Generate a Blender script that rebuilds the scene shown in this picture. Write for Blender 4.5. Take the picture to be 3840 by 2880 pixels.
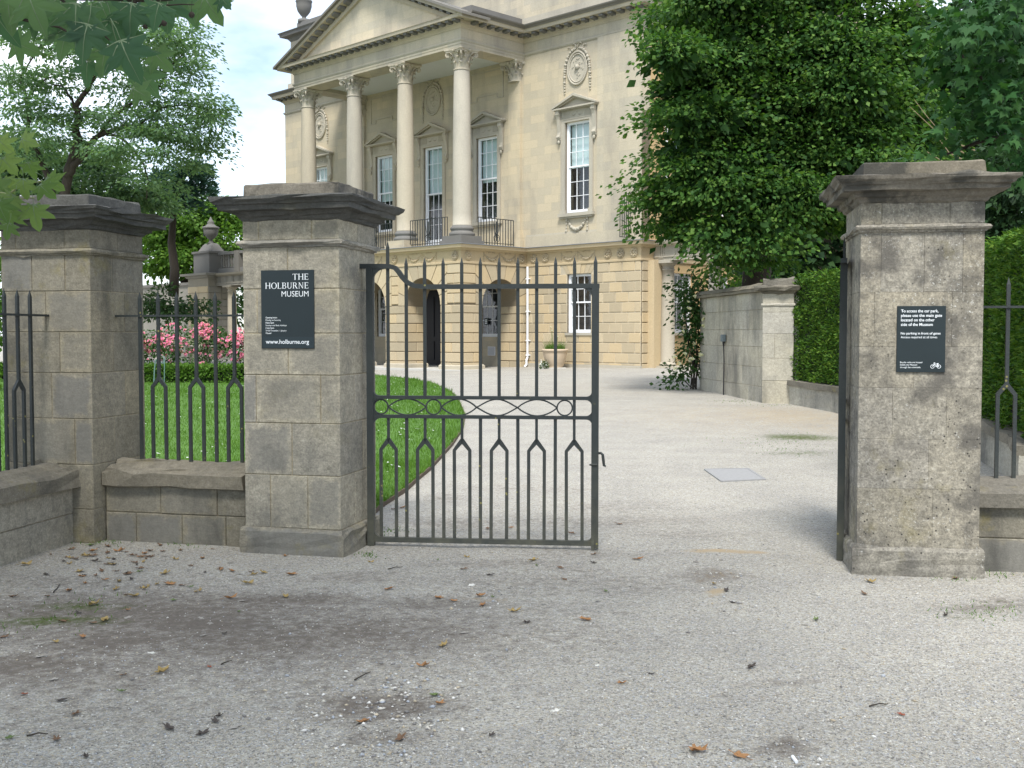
import bpy, bmesh, math, random
import numpy as np
from math import sin, cos, pi, radians, sqrt, atan2
from mathutils import Vector, Matrix

# ------------------------------------------------------------ camera, world, sun, exposure
SC = bpy.context.scene
COL = SC.collection
for o in list(bpy.data.objects):
    bpy.data.objects.remove(o)
FPX, EYE, PITCH = 4200.0, 1.65, math.atan(190 / 4200)      # focal length in photo pixels, eye height
cam = bpy.data.cameras.new('camera')
cam.sensor_width, cam.sensor_fit = 36.0, 'HORIZONTAL'
cam.lens = 36.0 * FPX / 3840
cam.clip_start, cam.clip_end = 0.05, 3000
CAM = bpy.data.objects.new('camera', cam)
CAM.location = (0, 0, EYE)
CAM.rotation_euler = (pi / 2 - PITCH, 0, 0)
COL.objects.link(CAM)
SC.camera = CAM

SUN_AZ, SUN_EL = radians(-176), radians(56)                 # sun high behind the viewer
world = bpy.data.worlds.new('World')
SC.world = world
world.use_nodes = True
wn, wl = world.node_tree.nodes, world.node_tree.links
wn.clear()
wo = wn.new('ShaderNodeOutputWorld')
bg = wn.new('ShaderNodeBackground')
bg.inputs['Strength'].default_value = 0.13
sky = wn.new('ShaderNodeTexSky')
sky.sky_type = 'NISHITA'
sky.sun_disc = False
sky.sun_elevation = SUN_EL
sky.sun_rotation = SUN_AZ
sky.dust_density, sky.air_density, sky.ozone_density = 1.0, 1.0, 1.2
tc = wn.new('ShaderNodeTexCoord')
mp = wn.new('ShaderNodeMapping')
mp.inputs['Scale'].default_value = (1.0, 1.0, 2.4)
mp.inputs['Location'].default_value = (4.0, 1.1, 2.0)
nz = wn.new('ShaderNodeTexNoise')
nz.inputs['Scale'].default_value = 1.9
nz.inputs['Detail'].default_value = 8
nz.inputs['Roughness'].default_value = 0.55
cr = wn.new('ShaderNodeValToRGB')
cr.color_ramp.elements[0].position = 0.40
cr.color_ramp.elements[1].position = 0.60
mx = wn.new('ShaderNodeMix')
mx.data_type = 'RGBA'
wl.new(tc.outputs['Generated'], mp.inputs['Vector'])
wl.new(mp.outputs[0], nz.inputs['Vector'])
wl.new(nz.outputs['Fac'], cr.inputs[0])
wl.new(cr.outputs[0], mx.inputs[0])
wl.new(sky.outputs[0], mx.inputs[6])
mx.inputs[7].default_value = (7.7, 8.2, 9.0, 1)           # bright cloud
wl.new(mx.outputs[2], bg.inputs['Color'])
wl.new(bg.outputs[0], wo.inputs['Surface'])

sl = bpy.data.lights.new('sun', 'SUN')
sl.energy, sl.angle, sl.color = 3.0, radians(14), (1.0, 0.965, 0.915)
SUN = bpy.data.objects.new('sun', sl)
sd = Vector((sin(SUN_AZ) * cos(SUN_EL), cos(SUN_AZ) * cos(SUN_EL), sin(SUN_EL)))
SUN.rotation_euler = sd.to_track_quat('Z', 'Y').to_euler()
COL.objects.link(SUN)

SC.view_settings.view_transform = 'Standard'
SC.view_settings.look = 'None'
SC.view_settings.gamma = 1
SC.view_settings.use_curve_mapping = False
SC.view_settings.exposure = 0.82
SC.render.engine = 'CYCLES'
SC.cycles.max_bounces = 8
SC.cycles.transparent_max_bounces = 8

# ------------------------------------------------------------ helpers: photo pixel -> place
def ray(px, py):
    xc, yc = (px - 1920) / FPX, (1440 - py) / FPX
    dy = yc * sin(PITCH) + cos(PITCH)
    return xc / dy, (yc * cos(PITCH) - sin(PITCH)) / dy

def at(px, py, Y):
    a, b = ray(px, py)
    return Vector((a * Y, Y, EYE + b * Y))

def gz(x, y):
    """height of the gravel: level at the gate, rising gently to the museum"""
    t = min(max((y - 9.5) / 34.5, 0.0), 1.15)
    return t * (0.23 + 0.024 * min(max(x, -5.5), 8.0))

def og(px, py):
    """the place on the ground seen at a pixel"""
    a, b = ray(px, py)
    Y = -EYE / b
    for _ in range(12):
        Y = (gz(a * Y, Y) - EYE) / b
    return Vector((a * Y, Y, gz(a * Y, Y)))

RNG = random.Random(11)
NPR = np.random.default_rng(5)

# ------------------------------------------------------------ helpers: meshes and objects
class MB:
    def __init__(s):
        s.v, s.f = [], []
    def add(s, vs, fs):
        n = len(s.v)
        s.v += [tuple(a) for a in vs]
        s.f += [tuple(i + n for i in q) for q in fs]
        return s
    def box(s, x0, x1, y0, y1, z0, z1):
        return s.add([(x0, y0, z0), (x1, y0, z0), (x1, y1, z0), (x0, y1, z0), (x0, y0, z1), (x1, y0, z1), (x1, y1, z1), (x0, y1, z1)],
                     [(0, 3, 2, 1), (4, 5, 6, 7), (0, 1, 5, 4), (1, 2, 6, 5), (2, 3, 7, 6), (3, 0, 4, 7)])
    def frus(s, b, t, z0, z1):
        """box with different rectangles (x0,x1,y0,y1) at bottom and top"""
        return s.add([(b[0], b[2], z0), (b[1], b[2], z0), (b[1], b[3], z0), (b[0], b[3], z0), (t[0], t[2], z1), (t[1], t[2], z1), (t[1], t[3], z1), (t[0], t[3], z1)],
                     [(0, 3, 2, 1), (4, 5, 6, 7), (0, 1, 5, 4), (1, 2, 6, 5), (2, 3, 7, 6), (3, 0, 4, 7)])
    def bar(s, p, q, w, d=None, up=(0, 0, 1)):
        """square bar from p to q"""
        p, q = Vector(p), Vector(q)
        d = d or w
        a = (q - p).normalized()
        u = Vector(up)
        if abs(a.dot(u)) > 0.98:
            u = Vector((0, 1, 0))
        x = a.cross(u).normalized()
        y = x.cross(a).normalized()
        c = [x * (w / 2) * i + y * (d / 2) * j for i, j in ((-1, -1), (1, -1), (1, 1), (-1, 1))]
        return s.add([p + k for k in c] + [q + k for k in c], [(0, 1, 2, 3), (7, 6, 5, 4), (1, 0, 4, 5), (2, 1, 5, 6), (3, 2, 6, 7), (0, 3, 7, 4)])
    def tube(s, pts, r, n=6, cap=True):
        pts = [Vector(p) for p in pts]
        rs = r if isinstance(r, (list, tuple)) else [r] * len(pts)
        base = len(s.v)
        u = None
        for i, p in enumerate(pts):
            t = (pts[min(i + 1, len(pts) - 1)] - pts[max(i - 1, 0)]).normalized()
            if u is None:
                u = t.orthogonal().normalized()
            u = (u - t * u.dot(t))
            u = u.normalized() if u.length > 1e-6 else t.orthogonal().normalized()
            w = t.cross(u)
            for k in range(n):
                a = 2 * pi * k / n
                s.v.append(tuple(p + (u * cos(a) + w * sin(a)) * rs[i]))
        for i in range(len(pts) - 1):
            for k in range(n):
                a, b = base + i * n + k, base + i * n + (k + 1) % n
                s.f.append((a, b, b + n, a + n))
        if cap:
            s.f.append(tuple(base + k for k in reversed(range(n))))
            s.f.append(tuple(base + (len(pts) - 1) * n + k for k in range(n)))
        return s
    def lathe(s, prof, n=24, c=(0, 0, 0), cap=True):
        base = len(s.v)
        for r, z in prof:
            for k in range(n):
                a = 2 * pi * k / n
                s.v.append((c[0] + r * cos(a), c[1] + r * sin(a), c[2] + z))
        for i in range(len(prof) - 1):
            for k in range(n):
                a, b = base + i * n + k, base + i * n + (k + 1) % n
                s.f.append((a, b, b + n, a + n))
        if cap:
            s.f.append(tuple(base + k for k in reversed(range(n))))
            s.f.append(tuple(base + (len(prof) - 1) * n + k for k in range(n)))
        return s
    def prism(s, poly, y0, y1):
        """polygon in x,z (anticlockwise seen from -y) extruded from y0 to y1"""
        n = len(poly)
        vs = [(x, y0, z) for x, z in poly] + [(x, y1, z) for x, z in poly]
        fs = [tuple(range(n)), tuple(reversed(range(n, 2 * n)))]
        fs += [(i, i + n, (i + 1) % n + n, (i + 1) % n) for i in range(n)]
        return s.add(vs, fs)
    def xf(s, fn, start=0):
        s.v[start:] = [tuple(fn(Vector(a))) for a in s.v[start:]]
        return s
    def mesh(s, name='m', smooth=False):
        m = bpy.data.meshes.new(name)
        m.from_pydata(s.v, [], s.f)
        if smooth:
            m.polygons.foreach_set('use_smooth', [True] * len(m.polygons))
        m.update()
        return m

def fixn(m):
    b = bmesh.new()
    b.from_mesh(m)
    bmesh.ops.recalc_face_normals(b, faces=b.faces)
    b.to_mesh(m)
    b.free()
    return m

def obj(name, me, mat=None, parent=None, loc=None, rotz=0.0, smooth=False):
    if isinstance(me, MB):
        me = fixn(me.mesh(name, smooth))
    if mat is not None and not me.materials:
        me.materials.append(mat)
    o = bpy.data.objects.new(name, me)
    COL.objects.link(o)
    if parent is not None:
        o.parent = parent
    if loc is not None:
        o.location = loc
    o.rotation_euler[2] = rotz
    return o

def tag(o, label=None, cat=None, group=None, kind=None):
    for k, v in (('label', label), ('category', cat), ('group', group), ('kind', kind)):
        if v:
            o[k] = v
    return o

def thing(name, label, cat, loc=(0, 0, 0), rotz=0.0, group=None):
    o = bpy.data.objects.new(name, None)
    o.empty_display_size = 0.2
    COL.objects.link(o)
    o.location = loc
    o.rotation_euler[2] = rotz
    return tag(o, label, cat, group)

_cache = {}
def chbox(w, d, h, c=0.008, key=''):
    """stone block centred in x, y 0..d, z 0..h, all edges chamfered"""
    k = (round(w, 3), round(d, 3), round(h, 3), round(c, 4), key)
    if k not in _cache:
        b = bmesh.new()
        bmesh.ops.create_cube(b, size=1.0)
        for v in b.verts:
            v.co = Vector((v.co.x * w, (v.co.y + .5) * d, (v.co.z + .5) * h))
        bmesh.ops.bevel(b, geom=b.edges[:], offset=c, segments=1, affect='EDGES')
        m = bpy.data.meshes.new('stone')
        b.to_mesh(m)
        b.free()
        _cache[k] = m
    return _cache[k]

def quick(name, V, Fq, mat=None, smooth=False, attr=None):
    """mesh from numpy arrays (faces all of one size)"""
    m = bpy.data.meshes.new(name)
    V = np.asarray(V, np.float32)
    Fq = np.asarray(Fq, np.int32)
    m.vertices.add(len(V))
    m.vertices.foreach_set('co', V.ravel())
    k = Fq.shape[1]
    m.loops.add(Fq.size)
    m.loops.foreach_set('vertex_index', Fq.ravel())
    m.polygons.add(len(Fq))
    m.polygons.foreach_set('loop_start', np.arange(0, Fq.size, k, dtype=np.int32))
    if smooth:
        m.polygons.foreach_set('use_smooth', np.ones(len(Fq), bool))
    if attr is not None:
        a = m.color_attributes.new('tint', 'FLOAT_COLOR', 'POINT')
        a.data.foreach_set('color', np.asarray(attr, np.float32).ravel())
    m.update(calc_edges=True)
    if mat:
        m.materials.append(mat)
    return m

# ------------------------------------------------------------ materials
def newmat(name):
    m = bpy.data.materials.new(name)
    m.use_nodes = True
    nt = m.node_tree
    return m, nt, nt.nodes['Principled BSDF']

def nd(nt, t, **kw):
    n = nt.nodes.new(t)
    for k, v in kw.items():
        if k.startswith('_'):
            setattr(n, k[1:], v)
        else:
            n.inputs[k.replace('~', ' ')].default_value = v
    return n

def lk(nt, a, b):
    nt.links.new(a, b)

def ramp(nt, fac, stops, interp='LINEAR'):
    r = nt.nodes.new('ShaderNodeValToRGB')
    r.color_ramp.interpolation = interp
    e = r.color_ramp.elements
    while len(e) < len(stops):
        e.new(0.5)
    for i, (p, c) in enumerate(stops):
        e[i].position = p
        e[i].color = (*c, 1) if len(c) == 3 else c
    lk(nt, fac, r.inputs[0])
    return r.outputs[0]

def mix(nt, fac, a, b, mode='MIX'):
    n = nt.nodes.new('ShaderNodeMix')
    n.data_type = 'RGBA'
    n.blend_type = mode
    for s, x in ((n.inputs[0], fac), (n.inputs[6], a), (n.inputs[7], b)):
        if isinstance(x, (int, float)):
            s.default_value = x
        elif isinstance(x, tuple):
            s.default_value = (*x, 1)
        else:
            lk(nt, x, s)
    return n.outputs[2]

def noise(nt, vec, scale, detail=4, rough=0.55, stretch=None):
    if stretch:
        m = nd(nt, 'ShaderNodeMapping', Scale=stretch)
        lk(nt, vec, m.inputs['Vector'])
        vec = m.outputs[0]
    n = nd(nt, 'ShaderNodeTexNoise', Scale=scale, Detail=detail, Roughness=rough)
    lk(nt, vec, n.inputs['Vector'])
    return n.outputs['Fac']

def thr(nt, fac, lo, hi):
    n = nd(nt, 'ShaderNodeMapRange')
    n.inputs['From Min'].default_value = lo
    n.inputs['From Max'].default_value = hi
    lk(nt, fac, n.inputs['Value'])
    return n.outputs[0]

def bump(nt, bs, h, strength, dist):
    b = nd(nt, 'ShaderNodeBump', Strength=strength, Distance=dist)
    lk(nt, h, b.inputs['Height'])
    lk(nt, b.outputs[0], bs.inputs['Normal'])

W3 = (1, 1, 1)
K3 = (0, 0, 0)

def stone(name, c1, c2, grime=(0.05, 0.05, 0.045), g=(0.55, 0.75), lichen=0.0, white=0.0, rough=0.9, bs=0.5, tintvar=0.22, ggain=1.0, gscale=1.6, pit=0.0, streak=False, edge=0.0, mottle=0.5):
    m, nt, b = newmat(name)
    pos = nt.nodes.new('ShaderNodeNewGeometry').outputs['Position']
    oi = nt.nodes.new('ShaderNodeObjectInfo')
    col = mix(nt, noise(nt, pos, 3.0, 6, 0.6), c1, c2)
    # bedding lines of the stone
    bed = noise(nt, pos, 11.0, 6, 0.7, (1, 1, 3.2))
    col = mix(nt, 0.30, col, ramp(nt, bed, [(0.3, (0.55,) * 3), (0.7, (1.35,) * 3)]), 'MULTIPLY')
    col = mix(nt, 0.7, col, ramp(nt, noise(nt, pos, 1.1, 5, 0.7), [(0.3, (0.66, 0.67, 0.68)), (0.7, (1.25, 1.22, 1.15))]), 'MULTIPLY')
    fine = noise(nt, pos, 70, 4, 0.7)
    col = mix(nt, mottle, col, ramp(nt, fine, [(0.25, (0.45,) * 3), (0.75, (1.45,) * 3)]), 'MULTIPLY')
    col = mix(nt, mottle, col, ramp(nt, noise(nt, pos, 21, 6, 0.75), [(0.3, (0.55,) * 3), (0.7, (1.35,) * 3)]), 'MULTIPLY')
    lo, hi = 1 - tintvar, 1 + tintvar * 0.7
    col = mix(nt, 1.0, col, ramp(nt, oi.outputs['Random'], [(0, (lo, lo, lo)), (0.35, (1, 0.985, 0.95)), (0.7, (hi, hi * .97, hi * .9)), (1, (1.0, 1.0, 1.02))]), 'MULTIPLY')
    gn = noise(nt, pos, gscale, 7, 0.65, (1, 1, 0.35) if streak else None)
    gm = thr(nt, gn, g[0], g[1])
    gm2 = nd(nt, 'ShaderNodeMath', _operation='MULTIPLY')
    lk(nt, gm, gm2.inputs[0])
    gm2.inputs[1].default_value = ggain
    if edge:
        # dark crust holds to the middle of each stone; the arrises have weathered back to pale stone
        tc_ = nt.nodes.new('ShaderNodeTexCoord')
        sg = nt.nodes.new('ShaderNodeSeparateXYZ')
        lk(nt, tc_.outputs['Generated'], sg.inputs[0])
        ds = []
        for ax in (0, 2):
            a_ = nd(nt, 'ShaderNodeMath', _operation='PINGPONG')
            lk(nt, sg.outputs[ax], a_.inputs[0])
            a_.inputs[1].default_value = 0.5
            ds.append(a_.outputs[0])
        mn = nd(nt, 'ShaderNodeMath', _operation='MINIMUM')
        lk(nt, ds[0], mn.inputs[0])
        lk(nt, ds[1], mn.inputs[1])
        ad = nd(nt, 'ShaderNodeMath', _operation='MULTIPLY_ADD')
        lk(nt, noise(nt, pos, 7.5, 6, 0.75), ad.inputs[0])
        ad.inputs[1].default_value = 0.55
        lk(nt, mn.outputs[0], ad.inputs[2])
        em = nd(nt, 'ShaderNodeMath', _operation='MULTIPLY')
        lk(nt, thr(nt, ad.outputs[0], 0.30, 0.40), em.inputs[0])
        rn = thr(nt, oi.outputs['Random'], 0.25, 0.85)
        em2 = nd(nt, 'ShaderNodeMath', _operation='MULTIPLY')
        lk(nt, rn, em2.inputs[0])
        em2.inputs[1].default_value = edge
        lk(nt, em2.outputs[0], em.inputs[1])
        crustc = mix(nt, noise(nt, pos, 33, 5, 0.75), (0.095, 0.095, 0.088), (0.235, 0.23, 0.21))
        col = mix(nt, em.outputs[0], col, crustc)
    col = mix(nt, gm2.outputs[0], col, grime)
    if white:
        wm = nd(nt, 'ShaderNodeMath', _operation='MULTIPLY')
        lk(nt, thr(nt, noise(nt, pos, 46, 3, 0.8), 0.60, 0.70), wm.inputs[0])
        wm2 = nd(nt, 'ShaderNodeMath', _operation='MULTIPLY')
        lk(nt, thr(nt, noise(nt, pos, 2.3, 4, 0.6), 0.45, 0.62), wm2.inputs[0])
        wm2.inputs[1].default_value = white
        lk(nt, wm2.outputs[0], wm.inputs[1])
        col = mix(nt, wm.outputs[0], col, (0.62, 0.62, 0.58))
    if lichen:
        lm = nd(nt, 'ShaderNodeMath', _operation='MULTIPLY')
        lk(nt, thr(nt, noise(nt, pos, 2.0, 6, 0.7), 0.58, 0.72), lm.inputs[0])
        lm.inputs[1].default_value = lichen
        col = mix(nt, lm.outputs[0], col, (0.24, 0.20, 0.055))
    if pit:
        v = nd(nt, 'ShaderNodeTexVoronoi', Scale=26.0)
        lk(nt, pos, v.inputs['Vector'])
        pm = nd(nt, 'ShaderNodeMath', _operation='MULTIPLY')
        lk(nt, thr(nt, v.outputs['Distance'], 0.20, 0.12), pm.inputs[0])
        pm2 = nd(nt, 'ShaderNodeMath', _operation='MULTIPLY')
        lk(nt, thr(nt, noise(nt, pos, 3.1, 4, 0.6), 0.46, 0.6), pm2.inputs[0])
        pm2.inputs[1].default_value = pit
        lk(nt, pm2.outputs[0], pm.inputs[1])
        col = mix(nt, pm.outputs[0], col, (0.045, 0.042, 0.038))
    lk(nt, col, b.inputs['Base Color'])
    b.inputs['Roughness'].default_value = rough
    b.inputs['Specular IOR Level'].default_value = 0.2
    hm = mix(nt, 0.5, bed, fine)
    bump(nt, b, hm, bs, 0.012)
    return m

M = {}
M['pier'] = stone('weathered_bath_stone', (0.42, 0.385, 0.31), (0.29, 0.28, 0.245), grime=(0.10, 0.098, 0.09), g=(0.52, 0.68), ggain=0.45, lichen=0.15, tintvar=0.17, gscale=2.6, edge=0.62, mottle=0.7)
M['pier_grey'] = stone('grey_lichened_stone', (0.37, 0.345, 0.29), (0.21, 0.20, 0.175), grime=(0.085, 0.08, 0.072), g=(0.46, 0.60), ggain=0.75, lichen=0.35, white=1.0, pit=1.0, tintvar=0.05, gscale=3.6, mottle=0.9)
M['pier_dark'] = stone('shaded_mossy_stone', (0.30, 0.275, 0.215), (0.19, 0.18, 0.15), g=(0.50, 0.66), ggain=0.65, lichen=0.45, tintvar=0.16, streak=True, edge=0.7, mottle=0.6)  # darker stone with streaked grime and patchy lichen
M['crust'] = stone('sooty_cornice_stone', (0.125, 0.128, 0.128), (0.065, 0.068, 0.070), g=(0.58, 0.72), ggain=0.4, lichen=0.1, tintvar=0.08)
M['crust_lite'] = stone('half_blackened_stone', (0.26, 0.235, 0.19), (0.14, 0.13, 0.11), g=(0.48, 0.57), ggain=0.85, lichen=0.1, tintvar=0.08, gscale=2.2)
M['coping'] = stone('lichened_coping_stone', (0.23, 0.21, 0.17), (0.15, 0.14, 0.115), g=(0.5, 0.7), ggain=0.5, lichen=0.45, white=0.3, tintvar=0.1)
M['mortar'] = stone('lime_mortar', (0.44, 0.385, 0.28), (0.34, 0.30, 0.22), g=(0.55, 0.75), ggain=0.5)
M['gwall'] = stone('pale_rendered_stone', (0.47, 0.45, 0.385), (0.35, 0.335, 0.285), grime=(0.09, 0.088, 0.08), g=(0.47, 0.64), ggain=0.7, lichen=0.1, tintvar=0.08, gscale=0.9, streak=True)

def facade(name, c1, c2, joint=0.0, stain=0.35, tint=0.2):
    """museum stone in the building's own axes: ashlar tints, soot runs, faint joints"""
    m, nt, b = newmat(name)
    t = nt.nodes.new('ShaderNodeTexCoord')
    t.object = MUSEUM
    o = t.outputs['Object']
    sx = nt.nodes.new('ShaderNodeSeparateXYZ')
    lk(nt, o, sx.inputs[0])
    add = nd(nt, 'ShaderNodeMath', _operation='ADD')
    lk(nt, sx.outputs[0], add.inputs[0])
    lk(nt, sx.outputs[1], add.inputs[1])
    cb = nt.nodes.new('ShaderNodeCombineXYZ')
    lk(nt, add.outputs[0], cb.inputs[0])
    lk(nt, sx.outputs[2], cb.inputs[1])
    col = mix(nt, noise(nt, o, 0.9, 5, 0.6), c1, c2)
    if joint:
        br = nd(nt, 'ShaderNodeTexBrick', Scale=1.0)
        br.inputs['Brick Width'].default_value = 0.78
        br.inputs['Row Height'].default_value = 0.33
        br.inputs['Mortar Size'].default_value = 0.006
        br.inputs['Color1'].default_value = (0.84, 0.85, 0.87, 1)
        br.inputs['Color2'].default_value = (1.08, 1.04, 0.97, 1)
        br.inputs['Mortar'].default_value = (0.84, 0.82, 0.78, 1)
        br.inputs['Bias'].default_value = 0.0
        lk(nt, cb.outputs[0], br.inputs['Vector'])
        col = mix(nt, joint, col, br.outputs['Color'], 'MULTIPLY')
    oi = nt.nodes.new('ShaderNodeObjectInfo')
    lo = 1 - tint
    col = mix(nt, 1.0, col, ramp(nt, oi.outputs['Random'], [(0, (lo, lo, lo)), (0.4, (0.97, 0.96, 0.95)), (0.75, (1.06, 1.0, 0.9)), (1, (1.04, 1.04, 1.04))]), 'MULTIPLY')
    col = mix(nt, 0.35, col, ramp(nt, noise(nt, o, 30, 4, 0.7), [(0.25, (0.55,) * 3), (0.75, (1.35,) * 3)]), 'MULTIPLY')
    run = thr(nt, noise(nt, o, 0.75, 7, 0.62, (1, 1, 0.3)), 0.47, 0.74)
    rm = nd(nt, 'ShaderNodeMath', _operation='MULTIPLY')
    lk(nt, run, rm.inputs[0])
    rm.inputs[1].default_value = stain
    col = mix(nt, rm.outputs[0], col, (0.17, 0.165, 0.155))
    lk(nt, col, b.inputs['Base Color'])
    b.inputs['Roughness'].default_value = 0.92
    b.inputs['Specular IOR Level'].default_value = 0.15
    bump(nt, b, noise(nt, o, 40, 4, 0.6), 0.25, 0.02)
    return m

def plain(name, col, rough=0.6, var=0.15, scale=8.0, metal=0.0, spec=0.4, bumpd=0.0, coat=None):
    m, nt, b = newmat(name)
    pos = nt.nodes.new('ShaderNodeNewGeometry').outputs['Position']
    n = noise(nt, pos, scale, 5, 0.6)
    c = mix(nt, n, tuple(x * (1 - var) for x in col), tuple(x * (1 + var) for x in col))
    if coat:
        c = mix(nt, thr(nt, noise(nt, pos, coat[1], 5, 0.65), coat[2], coat[2] + 0.06), c, coat[0])
    lk(nt, c, b.inputs['Base Color'])
    b.inputs['Roughness'].default_value = rough
    b.inputs['Metallic'].default_value = metal
    b.inputs['Specular IOR Level'].default_value = spec
    if bumpd:
        bump(nt, b, n, 0.4, bumpd)
    return m

def iron(name):
    """dark green-black painted wrought iron with rust, dust and yellow lichen dots"""
    m, nt, b = newmat(name)
    pos = nt.nodes.new('ShaderNodeNewGeometry').outputs['Position']
    c = mix(nt, noise(nt, pos, 14, 5, 0.6), (0.013, 0.018, 0.0185), (0.027, 0.034, 0.033))
    c = mix(nt, thr(nt, noise(nt, pos, 5, 6, 0.7), 0.66, 0.74), c, (0.075, 0.045, 0.028))
    sx = nt.nodes.new('ShaderNodeSeparateXYZ')
    lk(nt, pos, sx.inputs[0])
    dust = nd(nt, 'ShaderNodeMath', _operation='MULTIPLY')
    lk(nt, thr(nt, sx.outputs[2], 0.85, 0.0), dust.inputs[0])
    lk(nt, thr(nt, noise(nt, pos, 9, 4, 0.6), 0.2, 0.75), dust.inputs[1])
    c = mix(nt, dust.outputs[0], c, (0.10, 0.097, 0.068))
    v = nd(nt, 'ShaderNodeTexVoronoi', Scale=24.0)
    lk(nt, pos, v.inputs['Vector'])
    lm = nd(nt, 'ShaderNodeMath', _operation='MULTIPLY')
    lk(nt, thr(nt, v.outputs['Distance'], 0.24, 0.16), lm.inputs[0])
    lk(nt, thr(nt, noise(nt, pos, 6.5, 3, 0.5), 0.58, 0.64), lm.inputs[1])
    c = mix(nt, lm.outputs[0], c, (0.22, 0.20, 0.06))
    lk(nt, c, b.inputs['Base Color'])
    b.inputs['Roughness'].default_value = 0.55
    bump(nt, b, noise(nt, pos, 60, 4, 0.7), 0.5, 0.006)
    return m

def leafmat(name, cols, trans=0.35, rough=0.62):
    m, nt, b = newmat(name)
    g = nt.nodes.new('ShaderNodeNewGeometry')
    n = len(cols)
    c = ramp(nt, g.outputs['Random Per Island'], [(i / (n - 1), k) for i, k in enumerate(cols)])
    lk(nt, c, b.inputs['Base Color'])
    b.inputs['Roughness'].default_value = rough
    b.inputs['Specular IOR Level'].default_value = 0.22
    t = nt.nodes.new('ShaderNodeBsdfTranslucent')
    tcol = mix(nt, 1.0, c, (1.25, 1.35, 0.55), 'MULTIPLY')
    lk(nt, tcol, t.inputs['Color'])
    ms = nt.nodes.new('ShaderNodeMixShader')
    ms.inputs[0].default_value = trans
    lk(nt, b.outputs[0], ms.inputs[1])
    lk(nt, t.outputs[0], ms.inputs[2])
    out = [x for x in nt.nodes if x.type == 'OUTPUT_MATERIAL'][0]
    lk(nt, ms.outputs[0], out.inputs['Surface'])
    return m

M['iron'] = iron('painted_wrought_iron')
M['white'] = plain('white_paint', (0.78, 0.79, 0.80), 0.45, 0.04)
M['black'] = plain('black_gloss_door', (0.006, 0.008, 0.014), 0.35, 0.3)
M['signgreen'] = plain('dark_slate_sign_enamel', (0.012, 0.021, 0.024), 0.42, 0.12, 3.0)
M['signband'] = plain('lighter_slate_sign_band', (0.016, 0.028, 0.033), 0.42, 0.12, 3.0)
M['signink'] = plain('white_sign_lettering', (0.80, 0.84, 0.86), 0.5, 0.02)
M['bark'] = plain('dark_bark', (0.040, 0.032, 0.024), 0.9, 0.35, 12, bumpd=0.02)
M['bark_grey'] = plain('grey_green_bark', (0.10, 0.10, 0.095), 0.9, 0.3, 8, bumpd=0.02)
M['lead'] = plain('grey_lead_flashing', (0.16, 0.17, 0.18), 0.6, 0.25, 5)
M['terracotta'] = plain('pale_stoneware_pot', (0.50, 0.40, 0.285), 0.7, 0.12, 6)
M['soil'] = plain('dark_soil', (0.03, 0.024, 0.018), 0.95, 0.3, 20)
M['steel'] = plain('dull_galvanised_plate', (0.27, 0.27, 0.265), 0.95, 0.22, 25, spec=0.05)
M['plastic'] = plain('grey_plastic_box', (0.11, 0.14, 0.15), 0.5, 0.1)
M['cable'] = plain('black_cable', (0.015, 0.015, 0.016), 0.6, 0.2)
M['edging'] = plain('brown_edging_board', (0.11, 0.080, 0.055), 0.85, 0.3, 10)
M['paving'] = plain('pale_paving_stone', (0.46, 0.45, 0.41), 0.85, 0.12, 1.5)
M['verdigris'] = plain('verdigris_iron', (0.11, 0.19, 0.17), 0.6, 0.2)
M['blind'] = plain('pale_roller_blind', (0.62, 0.70, 0.69), 0.8, 0.05, 2)
M['roomdark'] = plain('dark_room', (0.045, 0.05, 0.06), 0.9, 0.2, 2)  # dark tone stands for the unlit indoors

def glassmat():
    m, nt, b = newmat('window_glass')
    b.inputs['Base Color'].default_value = (0.9, 0.95, 0.96, 1)
    b.inputs['Roughness'].default_value = 0.03
    b.inputs['Specular IOR Level'].default_value = 0.6
    tr = nt.nodes.new('ShaderNodeBsdfTransparent')
    tr.inputs['Color'].default_value = (0.86, 0.92, 0.92, 1)
    gl = nd(nt, 'ShaderNodeBsdfGlossy', Roughness=0.04)
    lw = nd(nt, 'ShaderNodeLayerWeight', Blend=0.5)
    pw_ = nd(nt, 'ShaderNodeMath', _operation='POWER')
    lk(nt, lw.outputs['Facing'], pw_.inputs[0])
    pw_.inputs[1].default_value = 4.0
    fr = nd(nt, 'ShaderNodeMath', _operation='MULTIPLY_ADD')
    lk(nt, pw_.outputs[0], fr.inputs[0])
    fr.inputs[1].default_value = 0.9
    fr.inputs[2].default_value = 0.08
    pos = nt.nodes.new('ShaderNodeNewGeometry').outputs['Position']
    bp = nd(nt, 'ShaderNodeBump', Strength=0.25, Distance=0.02)
    lk(nt, noise(nt, pos, 3, 2, 0.5), bp.inputs['Height'])
    lk(nt, bp.outputs[0], gl.inputs['Normal'])
    ms = nt.nodes.new('ShaderNodeMixShader')
    lk(nt, fr.outputs[0], ms.inputs[0])
    lk(nt, tr.outputs[0], ms.inputs[1])
    lk(nt, gl.outputs[0], ms.inputs[2])
    out = [x for x in nt.nodes if x.type == 'OUTPUT_MATERIAL'][0]
    lk(nt, ms.outputs[0], out.inputs['Surface'])
    return m
M['glass'] = glassmat()
M['leaf_lime'] = leafmat('lime_tree_leaves', [(0.023, 0.068, 0.016), (0.042, 0.110, 0.022), (0.070, 0.152, 0.029), (0.125, 0.215, 0.043)], 0.35)
M['leaf_far'] = leafmat('feathery_tree_leaves', [(0.085, 0.160, 0.095), (0.115, 0.20, 0.11), (0.15, 0.24, 0.12)], 0.50)  # paled and blued; the glare veil over the tree is in the colour
M['leaf_mid'] = leafmat('blue_green_tree_leaves', [(0.055, 0.115, 0.065), (0.085, 0.150, 0.080), (0.11, 0.185, 0.085)], 0.45)
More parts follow.
